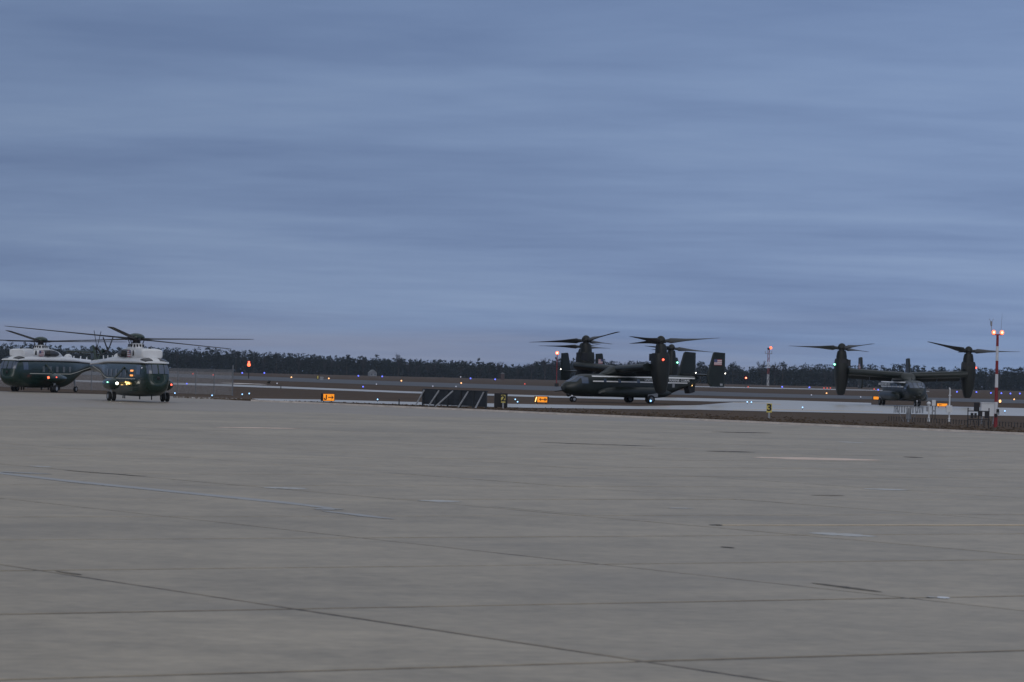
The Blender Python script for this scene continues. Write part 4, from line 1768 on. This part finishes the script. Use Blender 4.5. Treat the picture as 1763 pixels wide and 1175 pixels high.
def pine_crown(mb, rnd, x, y, z, h, w, dens=1.0, low=.45):
    nl = 5
    for k in range(nl):
        t = k / (nl - 1)
        zz = z + h * (low + (1 - low) * t * .96)
        rr_ = w * (1.0 - .62 * t ** 1.4)
        for _ in range(2):
            clump(mb, rnd, (x + rnd.gauss(0, w * .3), y + rnd.gauss(0, w * .3), zz + rnd.uniform(-.5, .5)), rr_ * .8, int(11 * dens), 1.15)


def twig_crown(mb, rnd, base, h, spread, nb=9, ntw=16, wd=.10):
    bz = Vector(base)
    for k in range(nb):
        a = rnd.uniform(0, 2 * pi)
        s0 = bz + Vector((0, 0, h * rnd.uniform(.25, .5)))
        lean = rnd.uniform(.25, 1.0) * spread
        tip = bz + Vector((cos(a) * lean, sin(a) * lean, h * rnd.uniform(.72, .98) * (1 - .12 * lean / spread)))
        mb.beam(s0, tip, .13)
        for _ in range(ntw):
            t = rnd.uniform(.3, 1)
            p = s0.lerp(tip, t)
            d = Vector((rnd.gauss(0, .8), rnd.gauss(0, .8), rnd.gauss(.8, .5))).normalized() * rnd.uniform(.8, 2.3)
            o = Vector((rnd.gauss(0, 1), rnd.gauss(0, 1), 0)).normalized() * wd
            mb.add([p - o, p + o, p + d], [(0, 1, 2)])
            p2_ = p + d * .5
            d2 = Vector((rnd.gauss(0, 1), rnd.gauss(0, 1), rnd.gauss(.5, .6))).normalized() * rnd.uniform(.5, 1.2)
            mb.add([p2_ - o * .6, p2_ + o * .6, p2_ + d2], [(0, 1, 2)])


rnd = random.Random(21)
bp, bb = MB(), MB()
for row in range(6):
    px = -380.0
    while px < 2150:
        px += rnd.uniform(6, 13)
        Y = YW + row * 17 + rnd.uniform(-7, 7)
        x = xat(px, 640, Y)
        z = tz(Y) - .1
        h = top_at(px) * rnd.uniform(.80, 1.04) * (0.90 if row == 0 else 1.0)
        if rnd.random() < .74:
            bp.beam((x, Y, z), (x, Y, z + h * .85), .3)
            pine_crown(bp, rnd, x, Y, z, h, rnd.uniform(2.2, 3.3), .9, .30 if row > 1 else .42)
        else:
            bb.beam((x, Y, z), (x, Y, z + h * .7), .28)
            twig_crown(bb, rnd, (x, Y, z), h, rnd.uniform(2, 3.4), 7, 12, .12)
        # undergrowth
        if row < 2 and rnd.random() < .6:
            clump(bb, rnd, (x + rnd.uniform(-3, 3), Y - 2, z + 1.0), 1.8, 14, 1.0, .6)
        if row > 0:
            for zf in (.12, .38, .62):
                clump(bp, rnd, (x + rnd.uniform(-3, 3), Y + rnd.uniform(-4, 4), z + h * zf), 3.4, 16, 2.4, .9)
        elif rnd.random() < .7:
            clump(bp, rnd, (x + rnd.uniform(-3, 3), Y + 3, z + h * rnd.uniform(.15, .5)), 3.0, 14, 1.8, .9)
tag(bp.build('pine_wood', 'pine'), 'dark distant mass of pine wood along the horizon', 'wood', kind='stuff')
tag(bb.build('bare_wood', 'bare'), 'greyish distant bare trees and undergrowth mixed through the wood', 'wood', kind='stuff')


def tree(px, ytop, kind, label, width, group=None, Y=2440.0, seed=0):
    rnd = random.Random(seed or int(px))
    x = xat(px, 640, Y)
    z = tz(Y) - .05
    ztop = HCAM + (ray(px, ytop).z / ray(px, ytop).y) * Y
    h = ztop - z
    r = empty('bare_tree' if kind == 'bare' else 'pine_tree', (x, Y, z))
    tag(r, label, 'tree', group)
    b = MB()
    b.tube((0, 0, 0), (rnd.uniform(-.3, .3), 0, h * .8), .32, .12, 8)
    b.build('trunk', 'bark', r)
    b = MB()
    if kind == 'bare':
        twig_crown(b, rnd, (0, 0, 0), h, width, 16, 30, .09)
        b.build('crown', 'bare', r)
    elif kind == 'round':
        for _ in range(9):
            clump(b, rnd, (rnd.gauss(0, width * .42), rnd.gauss(0, width * .42), h * rnd.uniform(.72, .90)), width * .55, 26, 1.0)
        b.build('crown', 'pine', r)
    else:
        pine_crown(b, rnd, 0, 0, 0, h, width, 1.5, .35)
        b.build('crown', 'pine', r)
    return r


tree(648, 611.5, 'pointed', 'pointed dark conifer rising above the wood near the pale house', 2.6)
tree(597, 610.5, 'pointed', 'dark broad conifer rising above the wood by the pale house, on its wooded side', 3.4)
tree(686, 607.5, 'bare', 'lone round-headed bare tree rising above the wood beside the pale house', 4.2)
tree(625, 614.5, 'bare', 'small bare tree just topping the wood between conifers', 3.4)
tree(823, 619, 'pointed', 'thin dark spire of a conifer above the low wood behind the blast fence', 1.2)
tree(860, 621, 'bare', 'bare tree topping the low wood behind the number 2 sign', 4.0)
tree(938, 614.5, 'bare', 'large bare tree beside the thin red lamp pole', 6.0)
tree(915, 624, 'bare', 'smaller bare tree at the edge of the clump by the red lamp pole', 4.0)
tree(1095, 617.5, 'bare', 'bare tree showing behind the rotors of the side-on tiltrotor', 5.0)
tree(1080, 619, 'bare', 'bare tree showing above the wing of the side-on tiltrotor', 5.0)
tree(1206, 621.5, 'round', 'dark conifer showing between the two tail fins of the side-on tiltrotor', 3.2)
tree(1262, 623, 'round', 'round-topped dark pine just beyond the flag tail fin', 3.4)
tree(1312, 619, 'bare', 'bare tree beside the slim red and white tower', 4.6)
tree(1334, 620, 'bare', 'bare tree behind the slim red and white tower', 4.4)
tree(1347, 622.5, 'round', 'round dark pine next to the slim red and white tower', 4.0)
tree(406, 602, 'round', 'dark round pine at the high end of the wood above the red beacon', 3.6)
tree(437, 605, 'round', 'dark round pine topping the wood just past the red beacon', 3.6)
tree(475, 606.5, 'round', 'dark pine with a domed top along the high wood', 3.2)
tree(1550, 624.5, 'round', 'dark pine topping the wood behind the head-on tiltrotor', 3.6)
tree(1622, 631, 'round', 'dark pine topping the wood inside the head-on tiltrotor nacelle', 3.4)
tree(96, 597, 'round', 'dark pine topping the wood behind the two helicopters', 3.6)

# small dark bush by the far taxiway
p = gp(463, 661)
rnd = random.Random(2)
r = empty('bush', tuple(p))
tag(r, 'small dark bush on the grass by the far taxiway', 'bush')
b = MB()
clump(b, rnd, (0, 0, .28), .26, 60, .16, .9)
b.build('foliage', 'pine', r)
b = MB()
b.tube((0, 0, -.05), (0, 0, .3), .04, n=6)
b.build('stem', 'bark', r)

# ------------------------------------------------------------------ haze
HAZE = True
if HAZE:
    b = MB()
    b.box((0, 1600, 10.5), (4600, 3800, 33))
    me = b.mesh('haze', 'white')
    hm = bpy.data.materials.new('haze_air')
    hm.use_nodes = True
    ht_ = hm.node_tree
    ht_.nodes.clear()
    ou = ht_.nodes.new('ShaderNodeOutputMaterial')
    pv = ht_.nodes.new('ShaderNodeVolumePrincipled')
    pv.inputs['Color'].default_value = (0.72, 0.84, 1.0, 1)
    pv.inputs['Density'].default_value = 0.000045
    ht_.links.new(pv.outputs[0], ou.inputs['Volume'])
    me.materials.clear()
    me.materials.append(hm)
    tag(link('haze', me), 'thin blue evening haze over the whole field', 'haze', kind='stuff')
